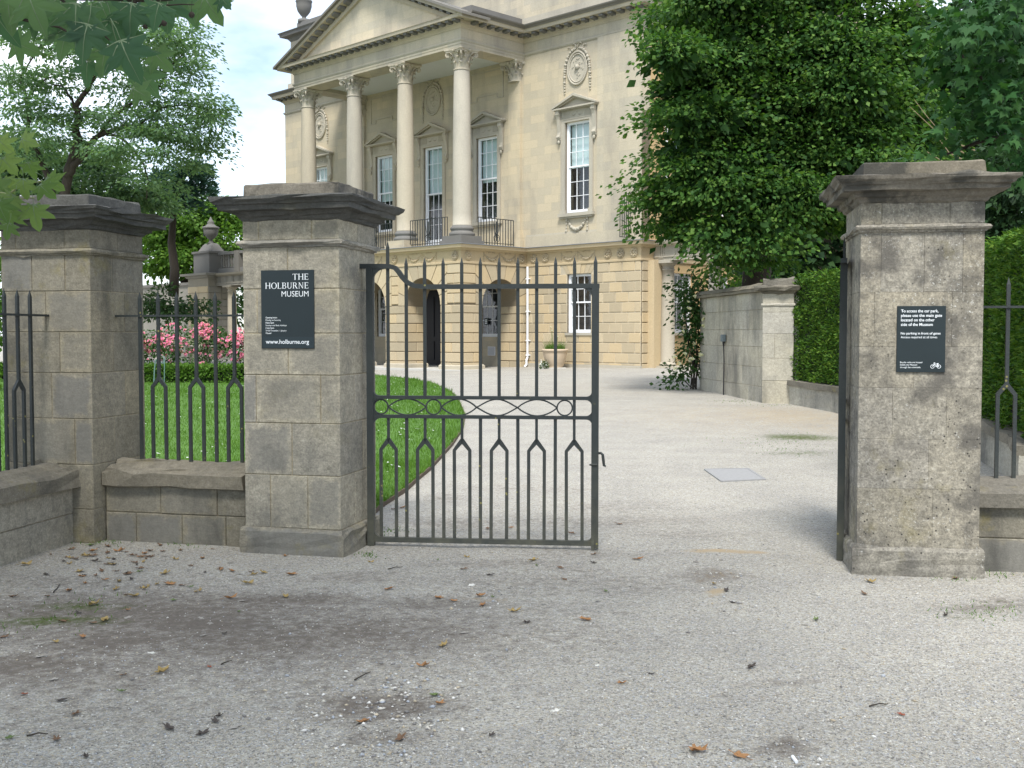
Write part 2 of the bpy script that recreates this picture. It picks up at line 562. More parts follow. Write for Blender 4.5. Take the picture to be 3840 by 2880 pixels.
M['leaf_bright'] = leafmat('bright_green_leaves', [(0.050, 0.120, 0.018), (0.085, 0.180, 0.028), (0.13, 0.23, 0.040)], 0.40)
M['leaf_dark'] = leafmat('dark_evergreen_leaves', [(0.010, 0.030, 0.010), (0.018, 0.048, 0.015), (0.030, 0.068, 0.018)], 0.15)
M['leaf_conifer'] = leafmat('blue_green_needles', [(0.024, 0.065, 0.050), (0.040, 0.090, 0.065)], 0.2)
M['leaf_yew'] = leafmat('yew_hedge_leaves', [(0.026, 0.075, 0.011), (0.052, 0.130, 0.015), (0.088, 0.185, 0.021), (0.14, 0.225, 0.028)], 0.2)
M['leaf_box'] = leafmat('box_hedge_leaves', [(0.075, 0.165, 0.022), (0.12, 0.23, 0.036)], 0.25)
M['leaf_rose'] = leafmat('rose_leaves', [(0.020, 0.060, 0.014), (0.038, 0.090, 0.020), (0.055, 0.115, 0.030)], 0.25)
M['leaf_maple'] = leafmat('maple_leaves', [(0.014, 0.056, 0.016), (0.024, 0.080, 0.021), (0.040, 0.105, 0.026)], 0.3)
M['leaf_plane'] = leafmat('plane_tree_leaves', [(0.055, 0.120, 0.032), (0.085, 0.160, 0.045), (0.12, 0.20, 0.06)], 0.45)
M['petal_pink'] = leafmat('pink_rose_petals', [(0.60, 0.09, 0.28), (0.70, 0.18, 0.40), (0.78, 0.32, 0.48), (0.84, 0.55, 0.50)], 0.3)
M['petal_cream'] = leafmat('cream_rose_petals', [(0.80, 0.74, 0.50), (0.82, 0.80, 0.68)], 0.3)
M['petal_white'] = leafmat('white_daisy_petals', [(0.75, 0.77, 0.75), (0.85, 0.85, 0.82)], 0.2)
M['grass'] = leafmat('lawn_grass_blades', [(0.050, 0.120, 0.012), (0.080, 0.172, 0.018), (0.11, 0.215, 0.028)], 0.3)
M['leaf_shade'] = leafmat('shaded_lime_leaves', [(0.014, 0.045, 0.010), (0.024, 0.068, 0.014), (0.034, 0.085, 0.018)], 0.25)  # darker copy of the lime leaves; the crown's inner shade is in the colour
M['ivy'] = leafmat('ivy_leaves', [(0.022, 0.055, 0.020), (0.04, 0.085, 0.025), (0.06, 0.11, 0.03)], 0.2)
M['dead'] = leafmat('dead_brown_leaves', [(0.15, 0.085, 0.045), (0.22, 0.125, 0.055), (0.27, 0.17, 0.07)], 0.2, 0.7)

# ------------------------------------------------------------ ground, lawn
def vnoise(x, y, s, seed=0):
    """smooth value noise in numpy"""
    x, y = np.asarray(x) * s, np.asarray(y) * s
    xi, yi = np.floor(x).astype(np.int64), np.floor(y).astype(np.int64)
    fx, fy = x - xi, y - yi
    fx, fy = fx * fx * (3 - 2 * fx), fy * fy * (3 - 2 * fy)
    def h(a, b):
        v = np.sin(a * 127.1 + b * 311.7 + seed * 74.7) * 43758.5453
        return v - np.floor(v)
    return (h(xi, yi) * (1 - fx) + h(xi + 1, yi) * fx) * (1 - fy) + (h(xi, yi + 1) * (1 - fx) + h(xi + 1, yi + 1) * fx) * fy

def fbm(x, y, s, seed=0, n=4):
    t, a = 0, 0.5
    for i in range(n):
        t = t + a * vnoise(x, y, s * 2 ** i, seed + i * 9)
        a *= 0.5
    return t / 0.94

def gza(x, y):
    t = np.clip((y - 9.5) / 34.5, 0, 1.15)
    return t * (0.23 + 0.024 * np.clip(x, -5.5, 8.0))

# worn and dirty places in the gravel: (pixel x, pixel y, radius along x in m, radius along y in m, soil, sand, moss)
SPOTS = [(1330, 2165, .55, .22, .55, 0, 0), (1050, 2250, .60, .25, .85, 0, 0), (760, 2330, .60, .25, .95, 0, 0), (430, 2400, .6, .28, .9, 0, 0), (80, 2480, .6, .3, .85, 0, 0),
         (250, 2180, .7, .35, .55, 0, .2), (560, 2130, .5, .2, .35, 0, .1), (180, 2330, .35, .12, .2, 0, .75), (300, 2270, .3, .1, .1, 0, .6),
         (1560, 2260, .55, .25, .7, 0, 0), (1250, 2420, .8, .2, .5, 0, 0), (1900, 2110, .8, .18, .55, 0, 0), (2150, 2130, .4, .15, .5, 0, 0),
         (1440, 2640, .34, .24, .85, 0, 0), (1480, 2760, .25, .12, .7, 0, 0), (1300, 2500, .9, .35, .55, 0, 0), (1700, 2560, .8, .3, .4, 0, 0), (1790, 2235, .16, .07, .6, .5, 0),
         (2700, 2150, .22, .25, .7, .35, 0), (2690, 2065, .20, .06, .1, 1.0, 0), (2800, 2070, .16, .06, .1, .9, 0), (2735, 2215, .05, .12, .3, 1.0, 0), (2660, 2010, .3, .2, .4, .1, 0),
         (2940, 2560, .22, .08, .6, 0, 0), (2850, 2610, .25, .08, .45, 0, 0), (2990, 2790, .16, .12, .8, 0, 0), (2830, 2750, .4, .2, .35, 0, 0), 
         (3650, 2270, .45, .18, .65, 0, .25), (3600, 2310, .2, .07, .2, 0, .5), (3800, 2250, .4, .2, .6, 0, .2),
         (1700, 1960, .6, .4, .5, 0, 0), (2000, 1830, 1.0, .5, .45, 0, 0), (2300, 1900, 1.0, .5, .45, 0, 0), (2500, 1760, 1.5, .8, .3, 0, 0), (1650, 1870, .3, .4, .5, .1, 0),
         (3000, 1640, .6, .5, .1, .1, .75), (2980, 1700, .5, .3, .1, .1, .5), (2900, 1560, 2.0, .8, .1, .5, .1), (3050, 1600, .8, 2.0, .1, .45, .1), (2780, 1530, .8, 1.2, .2, .3, .2),
         (2700, 1900, .9, .5, .25, 0, 0), (60, 2700, .9, .5, .3, 0, 0), (700, 2500, 1.2, .35, .6, 0, 0), (400, 2620, 1.0, .3, .45, 0, 0), (1000, 2380, 1.7, .7, .8, 0, 0), (500, 2300, 1.6, .7, .85, 0, 0), (200, 2500, 1.2, .6, .7, 0, 0), (700, 2180, 1.3, .3, .45, 0, 0), (1500, 2330, 1.1, .5, .55, 0, 0), (2000, 2280, .9, .5, .45, 0, 0), (1100, 2560, 1.4, .5, .5, 0, 0), (300, 2650, 1.4, .5, .5, 0, 0), (2200, 2080, 1.0, .3, .45, 0, 0), (2300, 1950, 1.2, .5, .5, 0, 0), (2100, 2180, 1.6, .5, .5, 0, 0), (2600, 2000, .9, .5, .45, .1, 0), (2700, 1560, 3.0, 5.0, .15, .42, 0), (2300, 1450, 5, 7, .05, .36, 0), (2950, 1560, 1.6, 3, .1, .55, .1), (1700, 2450, 1.2, .35, .35, 0, 0)]
SPOTS_W = [(og(a, b), c, d, e, f, g) for a, b, c, d, e, f, g in SPOTS]

def spot_masks(X, Y):
    soil, sand, moss = (np.zeros_like(X) for _ in range(3))
    wx = (fbm(X, Y, 2.2, 3) - .5) * .35
    wy = (fbm(X, Y, 2.2, 8) - .5) * .3
    for p, rx, ry, a, b, c in SPOTS_W:
        q = np.exp(-(((X + wx - p.x) / rx) ** 2 + ((Y + wy - p.y) / ry) ** 2) * 0.55)
        soil = np.maximum(soil, q * a)
        sand = np.maximum(sand, q * b)
        moss = np.maximum(moss, q * c)
    return soil, sand, moss

def axis(*segs):
    out = []
    for a, b, n in segs:
        out += list(np.linspace(a, b, n, endpoint=False))
    return np.array(out + [segs[-1][1]])

xs = axis((-600, -60, 10), (-60, -14, 24), (-14, -5, 30), (-5, 5, 150), (5, 14, 40), (14, 60, 24), (60, 600, 10))
ys = axis((-120, 0, 12), (0, 3.6, 12), (3.6, 10, 130), (10, 22, 80), (22, 70, 60), (70, 900, 14))
GX, GY = np.meshgrid(xs, ys)
soil, sand, moss = spot_masks(GX, GY)
near = np.clip((14 - GY) / 3, 0, 1) * np.clip((GY - 2) / 1.5, 0, 1)
GZ = gza(GX, GY) + near * ((fbm(GX, GY, 1.1, 2) - .5) * .03 - soil * .012)
nx, ny = len(xs), len(ys)
idx = np.arange(nx * ny).reshape(ny, nx)
FQ = np.stack([idx[:-1, :-1].ravel(), idx[:-1, 1:].ravel(), idx[1:, 1:].ravel(), idx[1:, :-1].ravel()], 1)
ATT = np.stack([soil.ravel(), sand.ravel(), moss.ravel(), np.ones(nx * ny)], 1)

def gravelmat():
    m, nt, b = newmat('loose_limestone_gravel')
    pos = nt.nodes.new('ShaderNodeNewGeometry').outputs['Position']
    at_ = nt.nodes.new('ShaderNodeAttribute')
    at_.attribute_name = 'tint'
    sp = nt.nodes.new('ShaderNodeSeparateColor')
    lk(nt, at_.outputs['Color'], sp.inputs[0])
    v1 = nd(nt, 'ShaderNodeTexVoronoi', Scale=82.0)
    lk(nt, pos, v1.inputs['Vector'])
    v2 = nd(nt, 'ShaderNodeTexVoronoi', Scale=175.0)
    lk(nt, pos, v2.inputs['Vector'])
    def cells(v):
        s = nt.nodes.new('ShaderNodeSeparateColor')
        lk(nt, v.outputs['Color'], s.inputs[0])
        return ramp(nt, s.outputs[0], [(0.0, (0.14, 0.136, 0.13)), (0.2, (0.33, 0.32, 0.30)), (0.5, (0.52, 0.505, 0.465)), (0.70, (0.53, 0.485, 0.39)), (0.84, (0.40, 0.42, 0.455)), (1.0, (0.78, 0.77, 0.74))])
    c = mix(nt, 0.5, cells(v1), cells(v2))
    c = mix(nt, 1.0, c, (0.85, 0.835, 0.80), 'MULTIPLY')
    big = noise(nt, pos, 1.3, 5, 0.6)
    c = mix(nt, 0.6, c, ramp(nt, big, [(0.3, (0.74, 0.74, 0.73)), (0.7, (1.06, 1.05, 1.0))]), 'MULTIPLY')
    # fines between the stones: soil shows in threshold patches
    n = noise(nt, pos, 13, 9, 0.8)
    def mask(ch, amt):
        a = nd(nt, 'ShaderNodeMath', _operation='MULTIPLY_ADD')
        lk(nt, ch, a.inputs[0])
        a.inputs[1].default_value = amt
        lk(nt, n, a.inputs[2])
        return thr(nt, a.outputs[0], 0.70, 0.98)
    soilc = mix(nt, noise(nt, pos, 30, 8, 0.8), (0.060, 0.050, 0.042), (0.21, 0.180, 0.150))
    sm = nd(nt, 'ShaderNodeMath', _operation='MULTIPLY')
    lk(nt, mask(sp.outputs[0], 0.56), sm.inputs[0])
    sm.inputs[1].default_value = 0.92
    c = mix(nt, sm.outputs[0], c, soilc)
    c = mix(nt, mask(sp.outputs[1], 0.62), c, (0.38, 0.305, 0.20))
    c = mix(nt, mask(sp.outputs[2], 0.60), c, (0.085, 0.105, 0.035))
    lk(nt, c, b.inputs['Base Color'])
    b.inputs['Roughness'].default_value = 0.95
    b.inputs['Specular IOR Level'].default_value = 0.12
    h = mix(nt, 0.4, v1.outputs['Distance'], v2.outputs['Distance'])
    bump(nt, b, h, 0.9, 0.012)
    return m
M['gravel'] = gravelmat()
ground = obj('ground', quick('ground', np.stack([GX.ravel(), GY.ravel(), GZ.ravel()], 1), FQ, M['gravel'], True, ATT))
tag(ground, 'pale gravel forecourt and drive with worn brown patches', 'ground', kind='structure')

# loose stones lying on the gravel in front
PALP = np.array([(.20, .19, .18), (.34, .32, .29), (.50, .47, .41), (.47, .40, .29), (.36, .38, .41), (.66, .64, .60), (.27, .25, .22)])
def pebbles(name, P, R, rng, label):
    n = len(P)
    base = np.array([(1, 0, 0), (0, 1, 0), (-1, 0, 0), (0, -1, 0), (0, 0, 1), (0, 0, -1)], float)
    fc = np.array([(0, 1, 4), (1, 2, 4), (2, 3, 4), (3, 0, 4), (1, 0, 5), (2, 1, 5), (3, 2, 5), (0, 3, 5)])
    sc = np.stack([rng.uniform(.7, 1.5, n), rng.uniform(.6, 1.1, n), rng.uniform(.4, .8, n)], 1) * R[:, None]
    V = base[None] * sc[:, None, :] * rng.uniform(.75, 1.2, (n, 6, 1))
    a = rng.uniform(0, 2 * pi, n)
    ca, sa = np.cos(a)[:, None], np.sin(a)[:, None]
    V = np.stack([V[..., 0] * ca - V[..., 1] * sa, V[..., 0] * sa + V[..., 1] * ca, V[..., 2]], -1)
    V += P[:, None, :]
    F = (fc[None] + (np.arange(n) * 6)[:, None, None]).reshape(-1, 3)
    C = PALP[rng.integers(0, len(PALP), n)] * rng.uniform(.8, 1.15, (n, 1))
    C = np.concatenate([np.repeat(C, 6, 0), np.ones((n * 6, 1))], 1)
    m, nt, b = newmat(name + '_stone')
    at_ = nt.nodes.new('ShaderNodeAttribute')
    at_.attribute_name = 'tint'
    lk(nt, at_.outputs['Color'], b.inputs['Base Color'])
    b.inputs['Roughness'].default_value = 0.85
    return tag(obj(name, quick(name, V.reshape(-1, 3), F, m, False, C)), label, 'gravel', kind='stuff')

N = 62000
PX, PY = NPR.uniform(-80, 3920, N), 1980 + 930 * NPR.uniform(0, 1, N) ** 0.9
xc, yc = (PX - 1920) / FPX, (1440 - PY) / FPX
dy = yc * sin(PITCH) + cos(PITCH)
dzz = (yc * cos(PITCH) - sin(PITCH)) / dy
YY = -EYE / dzz
XX = xc / dy * YY
so, sa_, mo = spot_masks(XX, YY)
keep = (NPR.uniform(0, 1, N) > so * 0.93) & (YY > 3.5) & (fbm(XX, YY, 1.7, 41) + NPR.uniform(-.25, .25, N) > 0.36)
XX, YY = XX[keep], YY[keep]
RR = 0.0020 + 0.0044 * NPR.uniform(0, 1, len(XX)) ** 2.2
nr = np.clip((14 - YY) / 3, 0, 1) * np.clip((YY - 2) / 1.5, 0, 1)
ZZ = gza(XX, YY) + nr * ((fbm(XX, YY, 1.1, 2) - .5) * .03 - so[keep] * .012) + RR * .25
pebbles('gravel_stones', np.stack([XX, YY, ZZ], 1), RR, NPR, 'small loose pale gravel stones covering the forecourt')
def gzn(x, y):
    """height of the ground with its small unevenness"""
    X, Y = np.array([x]), np.array([y])
    s_ = spot_masks(X, Y)[0]
    nr_ = np.clip((14 - Y) / 3, 0, 1) * np.clip((Y - 2) / 1.5, 0, 1)
    return float((gza(X, Y) + nr_ * ((fbm(X, Y, 1.1, 2) - .5) * .03 - s_ * .012))[0])
# coarser stones in the bare hollows
P2, R2 = [], []
for px, py, sx, sy, n in ((1440, 2640, 190, 90, 170), (1600, 2600, 120, 60, 50), (1500, 2790, 150, 60, 50), (2720, 2180, 120, 90, 45), (3000, 2800, 120, 60, 25), (1780, 2230, 90, 25, 25), (2000, 2500, 1500, 330, 110)):
    for _ in range(n):
        q = og(RNG.gauss(px, sx), min(max(RNG.gauss(py, sy), 2020), 2900))
        P2.append((q.x, q.y, gzn(q.x, q.y) + .003))
        R2.append(RNG.choice((.007, .009, .011, .014)))
pebbles('coarse_stones', np.array(P2), np.array(R2), NPR, 'larger grey stones showing in the worn hollows of the drive')

# lawn inside the gate, bounded by a curving edge
EDGE = [(-1.30, 9.9), (-1.24, 10.6), (-1.14, 11.4), (-1.0, 13.2), (-.88, 16), (-.84, 18.5), (-.92, 21.3), (-1.2, 25), (-1.6, 29), (-2.3, 33), (-3.4, 37), (-5.4, 41.5), (-8.5, 45.5)]
EX, EY = np.array([e[0] for e in EDGE]), np.array([e[1] for e in EDGE])
ly = np.concatenate([np.linspace(9.9, 20, 60), np.linspace(20.3, 45.5, 50)])
lt = np.linspace(0, 1, 60) ** 1.7
LX = np.interp(ly, EY, EX)[:, None] - lt[None, :] * 26
LY = np.repeat(ly[:, None], 60, 1)
LZ = gza(LX, LY) + 0.045 + (fbm(LX, LY, .5, 6) - .5) * .05
ii = np.arange(LX.size).reshape(LX.shape)
M['turf'] = plain('lawn_turf', (0.065, 0.145, 0.018), 0.95, 0.35, 2.5)
lawn = obj('lawn', quick('lawn', np.stack([LX.ravel(), LY.ravel(), LZ.ravel()], 1), np.stack([ii[:-1, :-1].ravel(), ii[1:, :-1].ravel(), ii[1:, 1:].ravel(), ii[:-1, 1:].ravel()], 1), M['turf'], True))
tag(lawn, 'green daisy-sprinkled lawn behind the gate and railings', 'lawn', kind='structure')

def blades(name, P, H, Wd, rng, mat, lean=0.35):
    n = len(P)
    a = rng.uniform(0, 2 * pi, n)
    side = np.stack([np.cos(a), np.sin(a), np.zeros(n)], 1) * Wd[:, None] / 2
    tip = P + np.stack([rng.normal(0, lean, n) * H, rng.normal(0, lean, n) * H, H], 1)
    V = np.stack([P - side, P + side, tip], 1).reshape(-1, 3)
    return quick(name, V, np.arange(n * 3).reshape(-1, 3), mat)

N = 150000
u = NPR.uniform(0, 1, N)
gy = 9.9 + 35 * u ** 2.2
gx = np.interp(gy, EY, EX) + .03 - NPR.uniform(0, 1, N) ** 1.15 * (3 + gy * .40)
gzv = gza(gx, gy) + .04 + (fbm(gx, gy, .5, 6) - .5) * .05
gh = NPR.uniform(.02, .055, N) * (1 + 0.8 * (fbm(gx, gy, 1.2, 30) > .62))
tag(obj('grass', blades('grass', np.stack([gx, gy, gzv], 1), gh * (1 + gy / 60), .003 + gy * .00045, NPR, M['grass'])), 'short green grass blades of the lawn', 'grass', kind='stuff')
# daisies in drifts
dp = []
for cx, cy, s, n in ((-1.9, 13.6, .30, 45), (-2.1, 16.2, .5, 60), (-2.4, 20, .8, 70), (-2.6, 24, 1.2, 70), (-3.6, 30, 2.0, 80), (-4, 36, 2, 60), (-1.35, 12.4, .25, 10), (-4.6, 13.2, .5, 22), (-5.0, 15.5, .8, 26), (-6.5, 19, 1.6, 50), (-8, 26, 2.5, 60), (-9, 33, 2.5, 60), (-3.9, 14.5, .4, 14), (-1.4, 17.5, .3, 16)):
    for _ in range(int(n * .6)):
        dp.append((NPR.normal(cx, s), NPR.normal(cy, s * 1.3)))
dp = np.array([d for d in dp if 10 < d[1] < 44 and d[0] < np.interp(d[1], EY, EX) - .1])
db = MB()
for x, y in dp:
    z = gz(x, y) + .1 + (fbm(np.array([x]), np.array([y]), .5, 6)[0] - .5) * .05
    r = RNG.uniform(.010, .016) * (1 + y / 60)
    db.add([(x + r * cos(k * pi / 3), y + r * sin(k * pi / 3), z + RNG.uniform(-.004, .004)) for k in range(6)], [(0, 1, 2, 3, 4, 5)])
tag(obj('daisies', db, M['petal_white']), 'tiny white daisies in drifts across the lawn', 'daisies', kind='stuff')
# edging board
eb = MB()
for i in range(len(EDGE) - 1):
    eb.bar((EX[i] + .025, EY[i], gz(EX[i], EY[i]) + .012), (EX[i + 1] + .025, EY[i + 1], gz(EX[i + 1], EY[i + 1]) + .02), .016, .06)
le = thing('lawn_edging', 'thin brown edging board along the curved lawn edge', 'edging')
obj('edging_board', eb, M['edging'], le)

# ------------------------------------------------------------ gate piers, low walls
def rect_lathe(x0, x1, y0, y1, prof):
    b = MB()
    for o, z in prof:
        b.v += [(x0 - o, y0 - o, z), (x1 + o, y0 - o, z), (x1 + o, y1 + o, z), (x0 - o, y1 + o, z)]
    n = len(prof)
    for i in range(n - 1):
        for k in range(4):
            b.f.append((i * 4 + k, i * 4 + (k + 1) % 4, i * 4 + 4 + (k + 1) % 4, i * 4 + 4 + k))
    b.f += [(3, 2, 1, 0), ((n - 1) * 4, (n - 1) * 4 + 1, (n - 1) * 4 + 2, (n - 1) * 4 + 3)]
    return b

def worn(mb, amt=0.004, cuts=5, seed=0, name='stone'):
    """subdivide and roughen so that edges are no longer ruler straight"""
    m = fixn(mb.mesh(name))
    b = bmesh.new()
    b.from_mesh(m)
    L = [e for e in b.edges if e.calc_length() > 0.15]
    bmesh.ops.subdivide_edges(b, edges=L, cuts=cuts, use_grid_fill=True)
    r = random.Random(seed)
    for v in b.verts:
        k = 1.0 + (2.2 if r.random() < .10 else 0)
        v.co += Vector((r.gauss(0, 1), r.gauss(0, 1), r.gauss(0, 1))) * amt * k
    b.to_mesh(m)
    b.free()
    return m

CORN = [(0, 2.485), (.018, 2.495), (.026, 2.515), (.048, 2.525), (.062, 2.552), (.128, 2.558), (.134, 2.592), (.150, 2.598), (.158, 2.612), (.180, 2.630), (.186, 2.650), (.02, 2.668)]
ASTR = [(-.01, 2.285), (.012, 2.29), (.014, 2.302), (.03, 2.306), (.038, 2.32), (.03, 2.336), (.008, 2.34), (-.01, 2.345)]

def pier(label, loc, rot, W, D, courses, mats, plinth=True, seed=1, dz=0.0, gap=.006):
    t = thing('gate_pier', label, 'gate pier', loc, rot)
    zb = .19 if plinth else 0.0
    obj('core', MB().box(.0065, W - .0065, .0065, D - .0065, 0, 2.49 + dz), mats.get('core', M['mortar']), t)
    if plinth:
        obj('plinth', worn(rect_lathe(0, W, 0, D, [(.032, -.05), (.032, .165), (.02, .185), (.0, .19)]), .003, 4, seed), mats['plinth'], t)
    r = random.Random(seed)
    for ci, (z0, z1, cuts) in enumerate(courses):
        dep = D * (.62 if ci % 2 else .40)
        e = [0] + [c * W for c in cuts] + [W]
        for a, b in zip(e[:-1], e[1:]):
            p = r.uniform(-.003, .002) if gap > .003 else r.uniform(-.0006, .0006)
            obj('stone', chbox(b - a - gap, dep - gap / 2 - p, z1 - z0 - gap, .0035 if gap > .003 else .001), mats['shaft'], t, ((a + b) / 2, p, z0 + gap / 2))
        e2 = [0, W * (.42 if ci % 2 else .58), W]
        for a, b in zip(e2[:-1], e2[1:]):
            obj('stone', chbox(b - a - gap, D - dep - gap / 2, z1 - z0 - gap, .005 if gap > .003 else .001), mats['shaft'], t, ((a + b) / 2, dep + gap / 2, z0 + gap / 2))
    up = lambda pr: [(o, z + dz) for o, z in pr]
    obj('astragal', worn(rect_lathe(0, W, 0, D, up(ASTR)), .0022, 6, seed + 3), mats['band'], t)
    for a, b in ((0, .17 * W), (.17 * W, .72 * W), (.72 * W, W)):
        obj('stone', chbox(b - a - gap, D * .5, .148, .004), mats['neck'], t, ((a + b) / 2, 0.001, 2.343 + dz))
        obj('stone', chbox(b - a - gap, D * .5 - .006, .148, .004), mats['neck'], t, ((a + b) / 2, D * .5 + .005, 2.343 + dz))
    obj('cornice', worn(rect_lathe(0, W, 0, D, up(CORN)), .0035, 6, seed + 5), mats['cornice'], t)
    obj('blocking_course', worn(rect_lathe(.01, W - .01, .01, D - .01, up([(0, 2.655), (0, 2.752), (-.008, 2.762)])), .003, 6, seed + 7), mats['top'], t)
    return t

LROT, RROT = radians(-13.6), radians(-9.3)
C6 = [(.19, .59, (.27, .66)), (.59, .98, (.5,)), (.98, 1.34, (.13, .80)), (1.34, 1.65, (.47,)), (1.65, 1.98, (.15, .56)), (1.98, 2.29, (.47,))]
LP = Vector((-2.020, 8.425, 0))
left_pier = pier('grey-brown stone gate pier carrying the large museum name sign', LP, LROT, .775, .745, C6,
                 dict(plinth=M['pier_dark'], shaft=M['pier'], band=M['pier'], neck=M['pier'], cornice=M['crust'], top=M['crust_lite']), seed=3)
C7 = [(.19, .59, (.62,)), (.59, .93, (.58,)), (.93, 1.28, (.28, .72)), (1.28, 1.56, (.45,)), (1.56, 1.93, (.12, .75)), (1.93, 2.335, (.17, .52, .83))]
RP = Vector((2.372, 7.655, 0))
right_pier = pier('pale lichen-spotted stone gate pier carrying the car park notice', RP, RROT, .80, .76, C7,
                  dict(core=M['pier_grey'], plinth=M['pier_grey'], shaft=M['pier_grey'], band=M['pier_grey'], neck=M['pier_grey'], cornice=M['crust_lite'], top=M['crust_lite']), seed=8, dz=.045, gap=.0012)
C8 = [(0, .27, (.5,)), (.27, .62, (.45,)), (.62, .98, (.3, .8)), (.98, 1.34, (.55,)), (1.34, 1.66, (.2, .65)), (1.66, 1.98, (.5,)), (1.98, 2.29, (.35, .72))]
CPR = Vector((-3.275, 8.725, 0))
e1 = Vector((cos(LROT), sin(LROT), 0))
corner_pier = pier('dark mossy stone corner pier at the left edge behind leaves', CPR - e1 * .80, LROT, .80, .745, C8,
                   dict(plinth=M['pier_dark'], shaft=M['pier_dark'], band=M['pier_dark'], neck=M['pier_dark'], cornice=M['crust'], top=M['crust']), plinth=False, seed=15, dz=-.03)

def low_wall(label, loc, rot, L, mats, splits, seed):
    t = thing('low_wall', label, 'wall', loc, rot)
    obj('core', MB().box(0, L, .012, .34, -.05, .46), M['mortar'], t)
    for (z0, z1, cuts) in splits:
        e = [0] + [c * L for c in cuts] + [L]
        for a, b in zip(e[:-1], e[1:]):
            obj('stone', chbox(b - a - .005, .17, z1 - z0 - .005, .006), mats[0], t, ((a + b) / 2, RNG.uniform(-.004, .004), z0))
            obj('stone', chbox(b - a - .005, .155, z1 - z0 - .005, .006), mats[0], t, ((a + b) / 2, .19, z0))
    c = MB().prism([(0, 0), (1, 0), (1, 1), (0, 1)], 0, 1)
    prof = [(-.055, .452), (-.058, .55), (.16, .632), (.24, .632), (.40, .56), (.40, .452)]
    c = MB()
    n = len(prof)
    c.add([(0, y, z) for y, z in prof] + [(L, y, z) for y, z in prof], [tuple(range(n)), tuple(range(n, 2 * n))] + [(i, (i + 1) % n, (i + 1) % n + n, i + n) for i in range(n)])
    obj('coping', worn(c, .005, 7, seed), mats[1], t)
    return t

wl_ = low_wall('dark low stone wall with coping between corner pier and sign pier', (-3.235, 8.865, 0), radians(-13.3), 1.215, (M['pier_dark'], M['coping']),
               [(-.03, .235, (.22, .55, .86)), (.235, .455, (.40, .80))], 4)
ex, ey = .192, .981
near_l = Vector((-3.449 - ex * 3.3, 8.817 - ey * 3.3, 0))
wl2 = low_wall('low stone wall with sloping coping running towards the viewer at left', near_l, atan2(ey, ex), 3.33, (M['pier'], M['coping']),
               [(-.03, .235, (.2, .4, .62, .87)), (.235, .455, (.3, .55, .80))], 6)
e1r = Vector((cos(RROT), sin(RROT), 0))
e2r = Vector((-sin(RROT), cos(RROT), 0))
rw0 = RP + e1r * .80 + e2r * .20
wr_ = low_wall('grey low stone wall under railings right of the notice pier', rw0, RROT, 2.2, (M['pier_dark'], M['coping']),
               [(-.03, .235, (.25, .6)), (.235, .455, (.4, .75))], 9)

# ------------------------------------------------------------ iron railings and gates
def spear(b, x, z, w, d, h=.055):
    b.add([(x - w / 2, -d / 2, z - h), (x + w / 2, -d / 2, z - h), (x + w / 2, d / 2, z - h), (x - w / 2, d / 2, z - h), (x, 0, z)], [(0, 1, 4), (1, 2, 4), (2, 3, 4), (3, 0, 4), (3, 2, 1, 0)])

def railbar(fork, z0, zf, tip, sp=.058, w=.025, d=.02, zt=None):
    """one railing bar with a spear tip; a forked bar divides in two below zf"""
    b = MB()
    if not fork:
        b.box(-w / 2, w / 2, -d / 2, d / 2, z0, tip - .055)
    else:
        b.box(-w / 2, w / 2, -d / 2, d / 2, zf, tip - .055)
        for s in (-1, 1):
            p = [(-w / 2 * s, zf), (w / 2 * s, zf), (sp * s + w / 2 * s, zf - .075), (sp * s + w / 2 * s, z0), (sp * s - w / 2 * s, z0), (sp * s - w / 2 * s, zf - .085), (0, zf - .03)]
            b.prism(p if s > 0 else p[::-1], -d / 2, d / 2)
    spear(b, 0, tip, w, d)
    return fixn(b.mesh('bar'))

def railing(label, loc, rot, bars, x0, x1, zr, tip, z0=.625):
    t = thing('iron_railing', label, 'railing', loc, rot)
    mf, ms = railbar(True, z0, 1.30, tip), railbar(False, z0, 0, tip)
    for x, f in bars:
        obj('bar', mf if f else ms, M['iron'], t, (x, 0, 0))
    obj('rail', MB().box(x0, x1, -.021, .021, zr - .008, zr + .008), M['iron'], t)
    for x in (x0, x1):
        obj('rail_end', MB().lathe([(.0, -.02), (.016, -.014), (.018, 0), (.012, .016), (0, .02)], 8, (x, 0, zr)), M['iron'], t)
    return t
rl_o = Vector((-3.235, 8.865, 0)) + Vector((-sin(radians(-13.3)), cos(radians(-13.3)), 0)) * .20
railing('black iron railing with spear tips between corner pier and sign pier', rl_o, radians(-13.3),
        [(.205, 0), (.368, 1), (.532, 0), (.70, 1), (.868, 0), (1.03, 1)], -.045, 1.24, 1.79, 1.985)
lr = near_l + Vector((-ey, ex, 0)) * .20
railing('black iron railing on the wall at the left edge', lr, atan2(ey, ex), [(3.3 - .26 - .155 * k, (k % 2) == 1) for k in range(14)], .4, 3.37, 1.79, 1.985)
rr = rw0 + e2r * .18
railing('black iron railing at the right edge before the hedge', rr, RROT, [(.075 + .18 * k, k % 2) for k in range(9)], -.03, 1.7, 1.835, 2.045)

def offset_path(pts, h):
    """closed polygon of thickness h along an open path in x,z"""
    up, dn = [], []
    for i, p in enumerate(pts):
        a, b = Vector(pts[max(i - 1, 0)]), Vector(pts[min(i + 1, len(pts) - 1)])
        t = (b - a).normalized()
        n = Vector((-t.y, t.x))
        up.append(tuple(Vector(p) + n * h / 2))
        dn.append(tuple(Vector(p) - n * h / 2))
    return dn + up[::-1]

